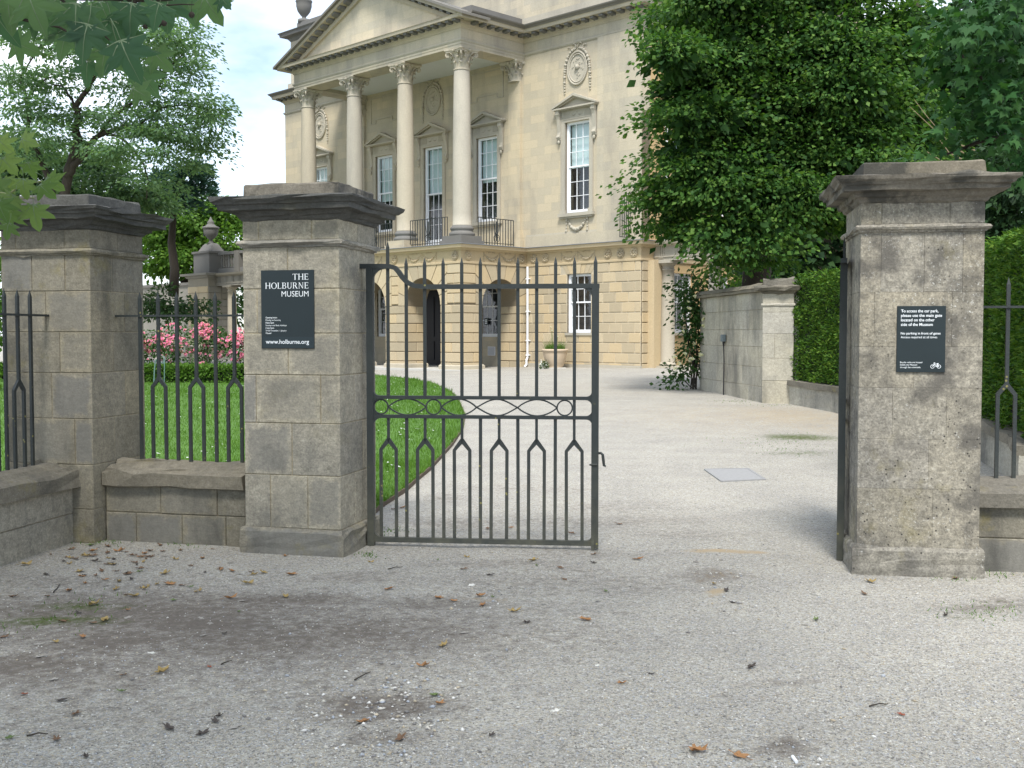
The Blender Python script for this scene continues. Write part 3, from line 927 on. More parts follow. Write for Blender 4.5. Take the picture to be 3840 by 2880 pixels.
def ribbon(pts, h, d):
    """flat bar of height h, depth d along a path in x,z (built from quads)"""
    b = MB()
    poly = offset_path(pts, h)
    n = len(pts)
    for i in range(n - 1):
        q = [poly[i], poly[i + 1], poly[2 * n - 2 - i], poly[2 * n - 1 - i]]
        b.prism(q, -d / 2, d / 2)
    return b

def fillet(cx, cz, r, sx, sz, d):
    """concave corner piece in the corner (cx,cz) opening towards sx,sz"""
    p = [(cx, cz)]
    for k in range(6):
        a = pi / 2 * k / 5
        p.append((cx + sx * r * (1 - sin(a)), cz + sz * r * (1 - cos(a))))
    return MB().prism(p, -d / 2, d / 2)

def gate_leaf(label, loc, rot, group=None):
    t = thing('iron_gate', label, 'gate', loc, rot, group)
    I = M['iron']
    obj('stile', MB().box(-.02, .032, -.026, .026, 0.0, 2.148), I, t)
    st = MB().box(1.714, 1.768, -.027, .027, .012, 2.0)
    obj('stile', st, I, t)
    obj('drop_bolt', MB().box(1.716, 1.738, -.04, -.028, -.02, .40), I, t)
    curve = [(-.115, 2.166), (.0, 2.166), (.09, 2.166), (.165, 2.164), (.205, 2.152), (.232, 2.122), (.262, 2.078), (.30, 2.04), (.35, 2.016), (.42, 2.007), (.6, 2.007), (1.2, 2.007), (1.771, 2.007)]
    obj('top_rail', ribbon(curve, .036, .044), I, t)
    obj('hinge_bracket', MB().box(-.145, .0, -.024, .024, 2.15, 2.182), I, t)
    for z in (1.157, 1.009):
        obj('rail', MB().box(.03, 1.716, -.018, .018, z - .013, z + .013), I, t)
    obj('bottom_rail', MB().box(.03, 1.716, -.022, .022, .032, .07), I, t)
    for (cx, cz, r, sx, sz) in ((.03, 1.17, .045, 1, 1), (.03, 1.144, .05, 1, -1), (.03, 1.022, .05, 1, 1), (.03, .996, .06, 1, -1), (.03, .07, .06, 1, 1), (.03, 2.148, .10, 1, -1), (1.716, 1.99, .08, -1, -1),
                                (1.716, 1.17, .04, -1, 1), (1.716, 1.144, .045, -1, -1), (1.716, 1.022, .045, -1, 1), (1.716, .996, .04, -1, -1), (1.716, .07, .04, -1, 1)):
        obj('corner_web', fillet(cx, cz, r, sx, sz, .034), I, t)
    w, d = .0245, .016
    for k in range(11):
        x = .146 + .1437 * k
        tip = 2.36 if k == 0 else 2.232
        b = MB()
        b.box(x - w / 2, x + w / 2, -d / 2, d / 2, 1.165, tip - .05)
        spear(b, x, tip, w, d, .05)
        if k == 10:
            b.box(x - w / 2 + .001, x + w / 2 - .001, -d / 2, d / 2, 1.0, 1.17)
        jx = RNG.uniform(-.004, .004)
        if k % 2 == 0:
            zf, sp = .835, .06
            b.box(x - w / 2 + .002, x + w / 2 - .002, -d / 2, d / 2, zf, 1.0)
            for s in (-1, 1):
                p = [(x - (w / 2) * s, zf + .005), (x + w / 2 * s, zf + .005), (x + (sp + w / 2) * s, zf - .08), (x + (sp + w / 2) * s + jx, .06), (x + (sp - w / 2) * s + jx, .06), (x + (sp - w / 2) * s, zf - .088), (x, zf - .035)]
                b.prism(p if s > 0 else p[::-1], -d / 2, d / 2)
        else:
            b.prism([(x - w / 2 + jx, .06), (x + w / 2 + jx, .06), (x + w / 2, 1.0), (x - w / 2, 1.0)], -d / 2, d / 2)
        obj('bar', b, I, t)
    b = MB()
    b.box(1.727, 1.755, -d / 2, d / 2, 1.99, 2.19)
    spear(b, 1.741, 2.236, .028, d, .05)
    obj('bar', b, I, t)
    for cx, r in ((.088, .056), (.500, .058), (1.510, .058)):
        obj('ring', ribbon([(cx + r * sin(2 * pi * k / 24), 1.083 + r * cos(2 * pi * k / 24)) for k in range(25)], .011, .014), I, t)
    for x0, x1 in ((.145, .442), (.560, .834), (.834, 1.150), (1.150, 1.452)):
        L = MB()
        for s in (-1, 1):
            q = ribbon([(x0 + (x1 - x0) * k / 12, 1.083 + s * (.063 * sin(pi * k / 12) ** (0.85 if int(x0 * 10) % 2 else 1.1))) for k in range(13)], .011, .014)
            L.add(q.v, q.f)
        obj('lozenge', L, I, t)
    lt_ = MB().tube([(1.70, -.03, .655), (1.76, -.03, .655)], .008, 6)
    lt_.tube([(1.755, 0, .74), (1.785, -.005, .742), (1.80, -.01, .73), (1.805, -.012, .69), (1.81, -.012, .648), (1.825, -.012, .645)], [.009, .010, .011, .011, .010, .009], 8)
    obj('latch_handle', lt_, I, t)
    return t
gate_leaf('closed iron gate leaf between the sign pier and the open drive', (-1.101, 8.66, 0), radians(-6.0))
gate_leaf('open iron gate leaf folded back edge-on beside the notice pier', (2.392, 8.10, 0), atan2(.958, .287))

# ------------------------------------------------------------ the museum
S2 = sqrt(.5)
MUSEUM = thing('museum_building', 'large classical honey stone museum with columned portico and pediment', 'building', (-1.99, 44.0, 0), radians(-45))
M['ashlar'] = facade('smooth_ashlar', (0.52, 0.475, 0.37), (0.46, 0.415, 0.32), joint=0.75, stain=0.55, tint=0.0)
M['carved'] = facade('carved_stone', (0.47, 0.435, 0.35), (0.40, 0.37, 0.30), stain=0.45, tint=0.05)
M['shaftst'] = facade('column_stone', (0.45, 0.415, 0.335), (0.38, 0.35, 0.29), stain=0.5, tint=0.06)
M['rust'] = facade('rusticated_stone', (0.51, 0.43, 0.295), (0.46, 0.385, 0.26), stain=0.15, tint=0.2)
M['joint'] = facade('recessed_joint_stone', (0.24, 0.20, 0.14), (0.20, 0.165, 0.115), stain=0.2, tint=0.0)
M['soot'] = facade('sooty_ledge_stone', (0.20, 0.195, 0.18), (0.13, 0.13, 0.125), stain=0.5, tint=0.05)
M['ochre'] = facade('warm_ochre_stone', (0.50, 0.37, 0.20), (0.45, 0.33, 0.18), joint=0.6, stain=0.08, tint=0.0)
M['far_grey'] = facade('grey_weathered_stone', (0.30, 0.285, 0.24), (0.23, 0.22, 0.19), stain=0.4, tint=0.12)
M['ceil'] = plain('painted_portico_ceiling', (0.55, 0.57, 0.55), 0.8, 0.05, 2)
B = MUSEUM

def cells(x0, x1, z0, z1, y0, y1, holes):
    """wall slab with rectangular holes (hx0,hx1,hz0,hz1)"""
    X = sorted({x0, x1, *[h[0] for h in holes], *[h[1] for h in holes]})
    Z = sorted({z0, z1, *[h[2] for h in holes], *[h[3] for h in holes]})
    b = MB()
    for a, c in zip(X[:-1], X[1:]):
        for d, e in zip(Z[:-1], Z[1:]):
            mx_, mz_ = (a + c) / 2, (d + e) / 2
            if not any(h[0] < mx_ < h[1] and h[2] < mz_ < h[3] for h in holes):
                b.box(a, c, y0, y1, d, e)
    return b

def sweep(path, prof):
    """moulding profile (outwards, z) swept along a path; outwards is to the right of travel"""
    b = MB()
    n = len(path)
    P = [Vector(p) for p in path]
    for i in range(n):
        d0 = (P[i] - P[i - 1]).normalized() if i > 0 else None
        d1 = (P[i + 1] - P[i]).normalized() if i < n - 1 else None
        nn = [Vector((d.y, -d.x)) for d in (d0, d1) if d is not None]
        if len(nn) == 2:
            m = (nn[0] + nn[1]).normalized()
            m = m / m.dot(nn[0])
        else:
            m = nn[0]
        for o, z in prof:
            q = P[i] + m * o
            b.v.append((q.x, q.y, z))
    k = len(prof)
    for i in range(n - 1):
        for j in range(k - 1):
            b.f.append((i * k + j, (i + 1) * k + j, (i + 1) * k + j + 1, i * k + j + 1))
    b.f += [tuple(range(k)), tuple((n - 1) * k + j for j in reversed(range(k)))]
    return b

PX0, PX1, PC = -11.7, 0.0, -5.85          # portico
MX0, MX1, MY = -17.6, 6.03, 3.66          # main block front
UWIN = [(2.81, 6.43), (-2.35, 6.43), (-5.85, 5.22), (-9.35, 6.43), (-14.5, 6.43)]
GWIN = [(2.91, 1.67), (-2.35, 1.5), (-9.35, 1.5)]
holes = [(c - .65, c + .65, zb, 10.02) for c, zb in UWIN] + [(c - .635, c + .635, zb, 4.0) for c, zb in GWIN] + [(-7.0, -4.7, .0, 3.6)]
obj('front_wall', cells(MX0, MX1, 5.0, 13.1, MY, MY + .5, holes), M['ashlar'], B)
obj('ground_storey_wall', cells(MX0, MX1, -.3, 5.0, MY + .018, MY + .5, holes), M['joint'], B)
obj('corner_strip', MB().box(3.87, MX1 + .012, MY - .05, MY, 5.45, 13.06), M['ashlar'], B)
# side wall with its window, attic, roof
sb = cells(MY + .5, 20, -.3, 13.1, 0, .5, [(5.62, 6.93, 1.67, 4.0), (8.2, 9.5, 6.43, 10.02), (8.2, 9.5, 1.67, 4.0), (5.6, 6.9, 6.43, 10.02)])
sb.xf(lambda v: Vector((MX1 - v.y, v.x, v.z)))
obj('side_wall', sb, M['ochre'], B)
obj('far_side_wall', MB().box(MX0, MX0 + .5, MY + .5, 20, -.3, 13.1), M['ashlar'], B)
obj('back_wall', MB().box(MX0, MX1, 20, 20.5, -.3, 17.2), M['ashlar'], B)
obj('attic', MB().box(MX0 + .25, MX1 - .25, MY + .22, 19.9, 13.0, 17.1), M['ashlar'], B)
obj('attic_plinth', MB().box(MX0 + .12, MX1 - .12, MY + .10, 19.95, 14.0, 14.62), M['carved'], B)
ap = [(MX0 + .25, 19.8), (MX0 + .25, MY + .22), (MX1 - .25, MY + .22), (MX1 - .25, 19.8)]
obj('attic_cornice', sweep(ap, [(-.1, 16.75), (.0, 16.78), (.10, 16.9), (.12, 16.98), (.40, 17.0), (.42, 17.12), (.50, 17.2), (-.1, 17.25)]), M['soot'], B)
obj('parapet', MB().box(MX0 + .5, MX1 - .5, MY + .45, 19.5, 17.2, 17.75), M['soot'], B)
ur = MB().lathe([(.32, 0), (.32, .18), (.14, .2), (.10, .32), (.2, .42), (.33, .6), (.40, .85), (.40, 1.05), (.44, 1.1), (.42, 1.16), (.3, 1.18), (.1, 1.3), (0, 1.36)], 20, (MX0 + .75, MY + .72, 17.75))
obj('urn', ur, M['soot'], B, smooth=True)

# cornices
OUT = [(MX0, 20), (MX0, MY), (PX0 + .15, MY), (PX0 + .15, .15), (PX1 - .15, .15), (PX1 - .15, MY), (MX1, MY), (MX1, 20)]
obj('frieze_moulding', sweep(OUT, [(-.1, 13.0), (.02, 13.03), (.05, 13.06), (.075, 13.11), (.07, 13.13), (-.1, 13.14)]), M['carved'], B)
obj('frieze', sweep(OUT, [(-.2, 13.1), (.006, 13.1), (.006, 13.6), (-.2, 13.6)]), M['ashlar'], B)
obj('bed_moulding', sweep(OUT, [(-.2, 13.53), (.03, 13.55), (.05, 13.60), (.11, 13.66), (.15, 13.67), (.15, 13.82), (-.2, 13.82)]), M['carved'], B)
obj('corona', sweep(OUT, [(-.2, 13.815), (.48, 13.82), (.50, 13.93), (.53, 13.95), (-.2, 13.99)]), M['carved'], B)
CY = [(.40, 13.945), (.53, 13.955), (.56, 14.0), (.63, 14.05), (.65, 14.10), (-.1, 14.14)]
for nm, pth in (('cyma', [(MX0, 20), (MX0, MY), (PX0 + .15, MY), (PX0 + .15, .16)]), ('cyma', [(PX1 - .15, .16), (PX1 - .15, MY), (MX1, MY), (MX1, 20)])):
    obj(nm, sweep(pth, CY), M['soot'], B)
mo = MB()
def modillions(p, q, step=.42):
    p, q = Vector(p), Vector(q)
    d = (q - p).normalized()
    nrm = Vector((d.y, -d.x))
    n = int((q - p).length / step)
    for i in range(n):
        c = p + d * ((i + .5) * (q - p).length / n)
        a = [c + d * s * .095 for s in (-1, 1)]
        pts = [a[0] + nrm * .14, a[1] + nrm * .14, a[1] + nrm * .42, a[0] + nrm * .42]
        z0 = (13.70, 13.70, 13.74, 13.74)
        mo.add([(k.x, k.y, z) for k, z in zip(pts, z0)] + [(k.x, k.y, 13.822) for k in pts], [(0, 1, 2, 3), (4, 5, 6, 7), (0, 1, 5, 4), (1, 2, 6, 5), (2, 3, 7, 6), (3, 0, 4, 7)])
modillions((PX0 - .1, .15), (PX1 + .1, .15))
modillions((PX1 - .15, .4), (PX1 - .15, MY - .2))
modillions((PX1 + .1, MY), (MX1 + .3, MY))
modillions((MX1, MY), (MX1, 12))
modillions((MX0 - .3, MY), (PX0 - .1, MY))
modillions((MX0, 16), (MX0, MY))
tag(obj('modillions', mo, M['soot'], B), kind='stuff')

# portico: beams, ceiling, pediment
bm_ = MB().box(PX0 + .15, PX1 - .15, .15, 1.05, 12.84, 13.12).box(PX0 + .15, PX0 + 1.05, 1.05, MY, 12.84, 13.12).box(PX1 - 1.05, PX1 - .15, 1.05, MY, 12.84, 13.12)
bm_.box(PX0 + .16, PX1 - .16, .16, 1.04, 13.1, 14.0).box(PX0 + .16, PX0 + 1.04, 1.04, MY, 13.1, 14.0).box(PX1 - 1.04, PX1 - .16, 1.04, MY, 13.1, 14.0)
bm_.box(PX0 + .13, PX1 - .13, .13, .16, 12.95, 13.05).box(PX1 - .16, PX1 - .13, .16, MY, 12.95, 13.05)
obj('architrave', bm_, M['ashlar'], B)
obj('portico_ceiling', MB().box(PX0 + 1.0, PX1 - 1.0, 1.0, MY, 13.0, 13.05), M['ceil'], B)
obj('portico_roof', MB().box(PX0 + .2, PX1 - .2, .2, MY, 13.95, 14.1), M['lead'], B)
obj('portico_parapet', MB().box(PX1 - .95, PX1 - .35, .9, MY + .2, 14.08, 14.62), M['soot'], B)
SL = .425
zt = lambda x, off: 13.93 + SL * ((PX1 + .62) - (abs(x - PC) + PC)) + off
AP = 13.93 + SL * (PX1 + .62 - PC)
def rake(o0, o1, y0, y1, xo):
    """one sloping band of the pediment, vertical offsets o0..o1 below the top edge"""
    b = MB()
    for s in (-1, 1):
        xa, xb = PC, PC + s * (5.85 + xo)
        za, zb_ = AP, AP - SL * (5.85 + xo)
        p = [(xa, za - o0), (xa, za - o1), (xb, zb_ - o1), (xb, zb_ - o0)]
        b.prism(p if s < 0 else p[::-1], y0, y1)
    return b
obj('raking_cornice', rake(.0, .10, -.50, 1.0, .62), M['soot'], B)
obj('raking_cornice', rake(.10, .23, -.36, 1.0, .48), M['carved'], B)
obj('raking_cornice', rake(.33, .52, .0, 1.0, -.25), M['carved'], B)
obj('raking_cornice', rake(.23, .34, .04, 1.0, .1), M['carved'], B)
rm_ = MB()
for s in (-1, 1):
    for i in range(14):
        x = PC + s * (.35 + i * .425)
        z = AP - SL * abs(x - PC) - .23
        rm_.add([(x - .1, -.30, z - .09 + SL * .1 * s), (x + .1, -.30, z - .09 - SL * .1 * s), (x + .1, .05, z - .13 - SL * .1 * s), (x - .1, .05, z - .13 + SL * .1 * s),
                 (x - .1, -.30, z + SL * .1 * s), (x + .1, -.30, z - SL * .1 * s), (x + .1, .05, z - SL * .1 * s), (x - .1, .05, z + SL * .1 * s)],
                [(0, 3, 2, 1), (4, 5, 6, 7), (0, 1, 5, 4), (1, 2, 6, 5), (2, 3, 7, 6), (3, 0, 4, 7)])
tag(obj('raking_modillions', rm_, M['soot'], B), kind='stuff')
obj('tympanum', MB().prism([(PX0 - .1, 13.9), (PX1 + .1, 13.9), (PC, AP - .4)], .12, .6), M['ashlar'], B)
obj('portico_gable_roof', MB().prism([(PX0 - .2, 14.1), (PX1 + .2, 14.1), (PC, AP - .12)], .6, 6.0), M['lead'], B)

# columns
def capital():
    b = MB()
    b.lathe([(.315, 0), (.345, .01), (.345, .04), (.31, .05), (.30, .2), (.31, .45), (.36, .62), (.42, .68)], 20)
    # two rows of curling acanthus leaves
    for row, (z0, z1, n, r0, w, out) in enumerate(((.05, .32, 8, .31, .20, .13), (.22, .52, 8, .31, .19, .17))):
        for k in range(n):
            a = 2 * pi * (k + .5 * row) / n
            prof = [(r0, z0), (r0 + .03, z0 + (z1 - z0) * .5), (r0 + .06, z0 + (z1 - z0) * .85), (r0 + out * .75, z1), (r0 + out, z1 - .03), (r0 + out * .9, z1 - .07)]
            ws = [w * .9, w, w * .95, w * .7, w * .5, w * .3]
            st = len(b.v)
            for (rr_, z), ww in zip(prof, ws):
                for s in (-1, -.4, .4, 1):
                    rad = rr_ - abs(s) * .025
                    t_ = s * ww / 2
                    b.v.append((rad * cos(a) - t_ * sin(a), rad * sin(a) + t_ * cos(a), z))
            for i in range(len(prof) - 1):
                for j in range(3):
                    q = st + i * 4 + j
                    b.f.append((q, q + 1, q + 5, q + 4))
    # corner volutes and centre flowers
    for k in range(4):
        a = pi / 4 + k * pi / 2
        pts = []
        for i in range(15):
            th = i / 14 * 2.6 * pi
            rr_ = .10 * (1 - i / 17)
            pts.append(((.56 - rr_ * cos(th) * .9) * cos(a), (.56 - rr_ * cos(th) * .9) * sin(a), .62 - rr_ * sin(th)))
        b.tube([(.36 * cos(a), .36 * sin(a), .42), (.45 * cos(a), .45 * sin(a), .60)] + pts[2:], [.03] * 2 + [.042] * 13, 5)
        for da in (-.42, .42):
            b.tube([(.33 * cos(a + da), .33 * sin(a + da), .45), (.40 * cos(a + da * .9), .40 * sin(a + da * .9), .62), (.47 * cos(a + da * .7), .47 * sin(a + da * .7), .66)], [.025, .03, .03], 5)
        f = k * pi / 2
        b.lathe([(.0, -.07), (.07, -.03), (.075, .03), (0, .07)], 8, (.45 * cos(f), .45 * sin(f), .74))
    # abacus with hollow sides
    ring = []
    for k in range(4):
        a = pi / 4 + k * pi / 2
        for s in (-.05, .05):
            ring.append((.70 * cos(a) - s * sin(a), .70 * sin(a) + s * cos(a)))
        for t_ in (.25, .5, .75):
            p, q = Vector((.70 * cos(a), .70 * sin(a))), Vector((.70 * cos(a + pi / 2), .70 * sin(a + pi / 2)))
            m_ = p.lerp(q, t_)
            m_ *= 1 - .10 * sin(pi * t_)
            ring.append(tuple(m_))
    n = len(ring)
    for sc, z in ((.90, .68), (.92, .73), (1.0, .76), (1.0, .81)):
        b.v += [(x * sc, y * sc, z) for x, y in ring]
    st = len(b.v) - 4 * n
    for i in range(3):
        for k in range(n):
            b.f.append((st + i * n + k, st + i * n + (k + 1) % n, st + (i + 1) * n + (k + 1) % n, st + (i + 1) * n + k))
    b.f += [tuple(st + k for k in reversed(range(n))), tuple(st + 3 * n + k for k in range(n))]
    return fixn(b.mesh('capital'))
CAPM = capital()
shaft = fixn(MB().lathe([(.41, 0), (.375, .04), (.37, .5), (.368, 2.0), (.355, 3.6), (.335, 5.0), (.315, 6.05), (.312, 6.12)], 32).mesh('shaft', True))
base = fixn(MB().lathe([(.50, 0), (.52, .05), (.52, .11), (.48, .15), (.44, .17), (.43, .22), (.46, .25), (.475, .30), (.45, .35), (.42, .37), (.41, .41)], 32).mesh('base', True))
for i in range(4):
    x = -.6 - 3.5 * i
    c = obj('column', shaft, M['shaftst'], B, (x, .6, 5.92))
    obj('capital', CAPM, M['carved'], c, (0, 0, 6.10))
    obj('column_base', base, M['soot'] if i == 0 else M['carved'], c, (0, 0, -.41))
    pb = MB().box(-.56, .56, -.56, .56, -.60, -.41).box(-.64, .64, -.62, .62, -.79, -.595)
    obj('pedestal', pb, M['soot'] if i == 0 else M['carved'], c)
for x in (-.6, -11.1):
    p = obj('pilaster', MB().box(x - .34, x + .34, MY - .13, MY, 5.9, 12.06).box(x - .42, x + .42, MY - .2, MY, 5.5, 5.62).box(x - .40, x + .40, MY - .18, MY, 5.62, 5.75).box(x - .37, x + .37, MY - .15, MY, 5.75, 5.9).box(x - .46, x + .46, MY - .24, MY, 5.17, 5.5), M['ashlar'], B)
    obj('capital', CAPM, M['carved'], p, (x, MY - .02, 12.03))

# string course with swags and rosettes
STR = [(MX0, 18), (MX0, MY), (PX0, MY), (PX0, 0), (PX1, 0), (PX1, MY), (MX1, MY), (MX1, 9)]
obj('string_taenia', sweep(STR, [(-.05, 4.395), (.045, 4.40), (.05, 4.47), (.03, 4.485), (-.05, 4.49)]), M['rust'], B)
obj('string_frieze', sweep(STR, [(-.1, 4.40), (.012, 4.40), (.012, 4.96), (-.1, 4.96)]), M['rust'], B)
obj('string_course', sweep(STR, [(-.1, 4.90), (.05, 4.92), (.09, 4.98), (.13, 4.995), (.26, 5.0), (.28, 5.08), (.31, 5.125), (-.1, 5.16)]), M['rust'], B)
obj('lead_flashing', sweep(STR, [(-.05, 5.165), (.318, 5.128), (.325, 5.14), (.325, 5.15), (.0, 5.20), (-.05, 5.20)]), M['lead'], B)
obj('stylobate', MB().box(PX0 + .02, PX1 - .02, .02, MY, 4.55, 5.17), M['carved'], B)
for a, c in ((PX1 + .02, MX1 + .02), (MX0, PX0 - .02)):
    obj('upper_plinth', MB().box(a, c, MY - .07, MY, 5.19, 5.62), M['carved'], B)
ro = MB().lathe([(.02, 0), (.17, 0), (.19, .02), (.17, .045), (.14, .03), (.06, .03), (.05, .06), (0, .065)], 16)
for k in range(8):
    a = k * pi / 4
    ro.lathe([(.0, 0), (.05, .02), (.035, .05), (0, .06)], 6, (.11 * cos(a), .11 * sin(a), .015))
ro.xf(lambda v: Vector((v.x, -v.z, v.y)))
ROS = fixn(ro.mesh('rosette', True))
def garland(pts, r0, r1, n, b):
    """beads of leaves along a curve in x,z standing off the wall"""
    for i in range(n):
        t_ = i / (n - 1)
        k = t_ * (len(pts) - 1)
        j = min(int(k), len(pts) - 2)
        p = Vector(pts[j]).lerp(Vector(pts[j + 1]), k - j)
        r = r0 + (r1 - r0) * sin(pi * t_)
        r *= 1 + .25 * sin(i * 2.7)
        st = len(b.v)
        b.lathe([(0, -r), (r * .8, -r * .5), (r, 0), (r * .8, r * .5), (0, r)], 6, (p.x, -r * .5, p.y))
def arc(x0, x1, z, sag, n=9):
    return [(x0 + (x1 - x0) * i / (n - 1), z - sag * (1 - (2 * i / (n - 1) - 1) ** 2)) for i in range(n)]
sw = MB()
for c in (-.47, .47):
    garland(arc(c - .40, c + .40, .13, .24), .022, .05, 17, sw)
    for s in (-1, 1):
        sw.tube([(c + s * .04, -.03, .19), (c + s * .12, -.03, .22), (c + s * .17, -.03, .16)], .014, 5)
for x in (-.88, 0, .88):
    garland([(x, .17), (x, -.17)], .028, .03, 8, sw)
SWM = fixn(sw.mesh('swag', True))
for x in (-2.35, -5.85, -9.35):
    obj('swag', SWM, M['rust'], B, (x, 0, 4.70))
obj('swag', SWM, M['rust'], B, (2.85, MY, 4.70))
obj('swag', SWM, M['rust'], B, (PX1, 2.1, 4.70), pi / 2)
for x in (-.34, -4.1, -7.6, -11.35):
    obj('rosette', ROS, M['rust'], B, (x, -.012, 4.71))
for x in (.45, 1.1, 4.4, 5.05, 5.7):
    obj('rosette', ROS, M['rust'], B, (x, MY - .012, 4.71))
for y in (.36, 3.35):
    obj('rosette', ROS, M['rust'], B, (PX1 + .012, y, 4.71), pi / 2)

# rusticated blocks
def vblock(w, h, key='r'):
    """block with a bevelled V-joint face looking towards -y, centred x, z from 0"""
    k = (round(w, 3), round(h, 3), key)
    if k not in _cache:
        g_, d, p = .009, .045, .04
        b = MB()
        a, c = w / 2 - g_, h - g_
        b.v = [(-w / 2, 0, 0), (w / 2, 0, 0), (w / 2, 0, h), (-w / 2, 0, h), (-a + .022, -p, g_ + .022), (a - .022, -p, g_ + .022), (a - .022, -p, c - .022), (-a + .022, -p, c - .022)]
        b.v += [(-a, -.002, g_), (a, -.002, g_), (a, -.002, c), (-a, -.002, c)]
        b.f = [(4, 5, 6, 7), (8, 9, 5, 4), (9, 10, 6, 5), (10, 11, 7, 6), (11, 8, 4, 7)]
        _cache[k] = fixn(b.mesh('block'))
    return _cache[k]
NB = [0]
def blockat(a, b, z0, z1, place):
    """place: function (x along wall) -> location, rotation"""
    if b - a < .06:
        return
    loc, rot = place((a + b) / 2)
    obj('block', vblock(b - a, z1 - z0), M['rust'], B, (loc[0], loc[1], z0), rot)
    NB[0] += 1
Z = [.11 + .39 * k for k in range(12)]
front_main = lambda x: ((x, MY + .016), 0)
def runs(x0, x1, w, off, hs):
    e = [x0]
    x = x0 + (w if not off else w * .5)
    while x < x1 - .2:
        e.append(x)
        x += w
    e.append(x1)
    out = []
    for a, b in zip(e[:-1], e[1:]):
        segs = [(a, b)]
        for h0, h1 in hs:
            ns = []
            for s, t_ in segs:
                if t_ <= h0 or s >= h1:
                    ns.append((s, t_))
                else:
                    if s < h0 - .05:
                        ns.append((s, h0))
                    if t_ > h1 + .05:
                        ns.append((h1, t_))
            segs = ns
        out += segs
    return out
for k in range(11):
    hs = []
    if Z[k + 1] > 1.70 and Z[k] < 3.98:
        hs = [(2.275, 3.545)]
    if k == 10:
        hs = [(1.95, 3.87)]
    for a, b in runs(.03, MX1, .635, k % 2, hs):
        blockat(a, b, Z[k], Z[k + 1], front_main)
# flat arch over the ground window: seven wedge stones
for i in range(7):
    f0, f1 = (i - 3.5) / 3.5, (i - 2.5) / 3.5
    p = [(2.91 + f0 * .64, 4.012), (2.91 + f1 * .64, 4.012), (2.91 + f1 * .95, 4.395), (2.91 + f0 * .95, 4.395)]
    cx, cz = sum(q[0] for q in p) / 4, sum(q[1] for q in p) / 4
    p = [(cx + (q[0] - cx) * .93, cz + (q[1] - cz) * .96) for q in p]
    obj('voussoir', MB().prism(p, MY - (.03 if i == 3 else .012), MY + .02), M['rust'], B)
obj('window_sill', MB().box(2.2, 3.62, MY - .06, MY + .2, 1.57, 1.668), M['carved'], B)
for a, c in ((PX1 + .1, MX1 + .06), (MX0, PX0)):
    obj('base_plinth', MB().box(a, c, MY - .06, MY + .02, -.3, .42), M['carved'], B)
# side wall blocks under the colonnade
for k in range(11):
    for a, b in runs(MY + .05, 4.42, .40, 0, []):
        blockat(a, b, Z[k], Z[k + 1], lambda y: ((MX1 - .01, y), pi / 2))

# portico arcade: walls with arched openings
def arch_wall(spans, x0, x1, z0, z1, zs, y0, y1):
    b = MB()
    e = x0
    for c, r in spans:
        b.box(e, c - r, y0, y1, z0, z1)
        pts = [(c - r * cos(pi * k / 14), zs + r * sin(pi * k / 14)) for k in range(15)]
        for p, q in zip(pts[:-1], pts[1:]):
            b.prism([p, q, (q[0], z1), (p[0], z1)], y0, y1)
        e = c + r
    b.box(e, x1, y0, y1, z0, z1)
    return b
ARCH = [(-9.35, 1.12), (-5.85, 1.12), (-2.35, 1.12)]
ZS = 2.78
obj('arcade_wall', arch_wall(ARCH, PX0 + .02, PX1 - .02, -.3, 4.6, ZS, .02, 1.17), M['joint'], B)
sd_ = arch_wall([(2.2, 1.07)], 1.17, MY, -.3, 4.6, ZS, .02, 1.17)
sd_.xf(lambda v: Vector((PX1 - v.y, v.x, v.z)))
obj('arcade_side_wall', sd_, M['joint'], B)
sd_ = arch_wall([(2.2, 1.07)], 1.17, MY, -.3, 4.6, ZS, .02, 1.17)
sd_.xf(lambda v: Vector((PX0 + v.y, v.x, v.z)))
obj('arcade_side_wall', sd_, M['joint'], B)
def pier_blocks(a, b, ze, place, flip=0):
    for k in range(11):
        if Z[k] >= ze - .01:
            break
        z1 = min(Z[k + 1], ze)
        if (k + flip) % 2:
            blockat(a, b, Z[k], z1, place)
        else:
            m_ = a + (b - a) * .56
            blockat(a, m_, Z[k], z1, place)
            blockat(m_, b, Z[k], z1, place)
def vous(c, r, place3, lim):
    """nine wedge stones round an arch, cut off at lim either side and at the string course"""
    n = 9
    for i in range(n):
        a0, a1 = pi * i / n + .012, pi * (i + 1) / n - .012
        inn = [(c - r * cos(a0 + (a1 - a0) * j / 3), ZS + r * sin(a0 + (a1 - a0) * j / 3)) for j in range(4)]
        def outp(a):
            t_ = min((4.385 - ZS) / max(sin(a), 1e-3), lim / max(abs(cos(a)), 1e-3))
            return (c - t_ * cos(a), ZS + t_ * sin(a))
        ac = atan2(4.385 - ZS, lim)
        mids = [x for x in (ac, pi - ac) if a0 < x < a1]
        outer = [outp(a0)] + [outp(x) for x in mids] + [outp(a1)]
        poly = inn[::-1] + outer
        poly = poly[::-1]
        place3(poly)
fr = lambda x: ((x, .018), 0)
sidep = lambda y: ((PX1 - .018, y), pi / 2)
for a, b, fl in ((-1.23, -.03, 0), (-4.73, -3.47, 1), (-8.23, -6.97, 0), (PX0 + .03, -10.47, 1)):
    pier_blocks(a, b, ZS, fr, fl)
for c, r in ARCH:
    vous(c, r, lambda p: obj('voussoir', MB().prism(p, -.012, .03), M['rust'], B), 1.52)
for k in range(7, 11):
    z0 = max(Z[k], ZS)
    for a, b in ((-.83, -.03), (-4.33, -3.87), (-7.83, -7.37), (PX0 + .03, -10.87)):
        m_ = a + (b - a) * .5
        if k % 2 and b - a > .6:
            blockat(a, m_, z0, Z[k + 1], fr)
            blockat(m_, b, z0, Z[k + 1], fr)
        else:
            blockat(a, b, z0, Z[k + 1], fr)
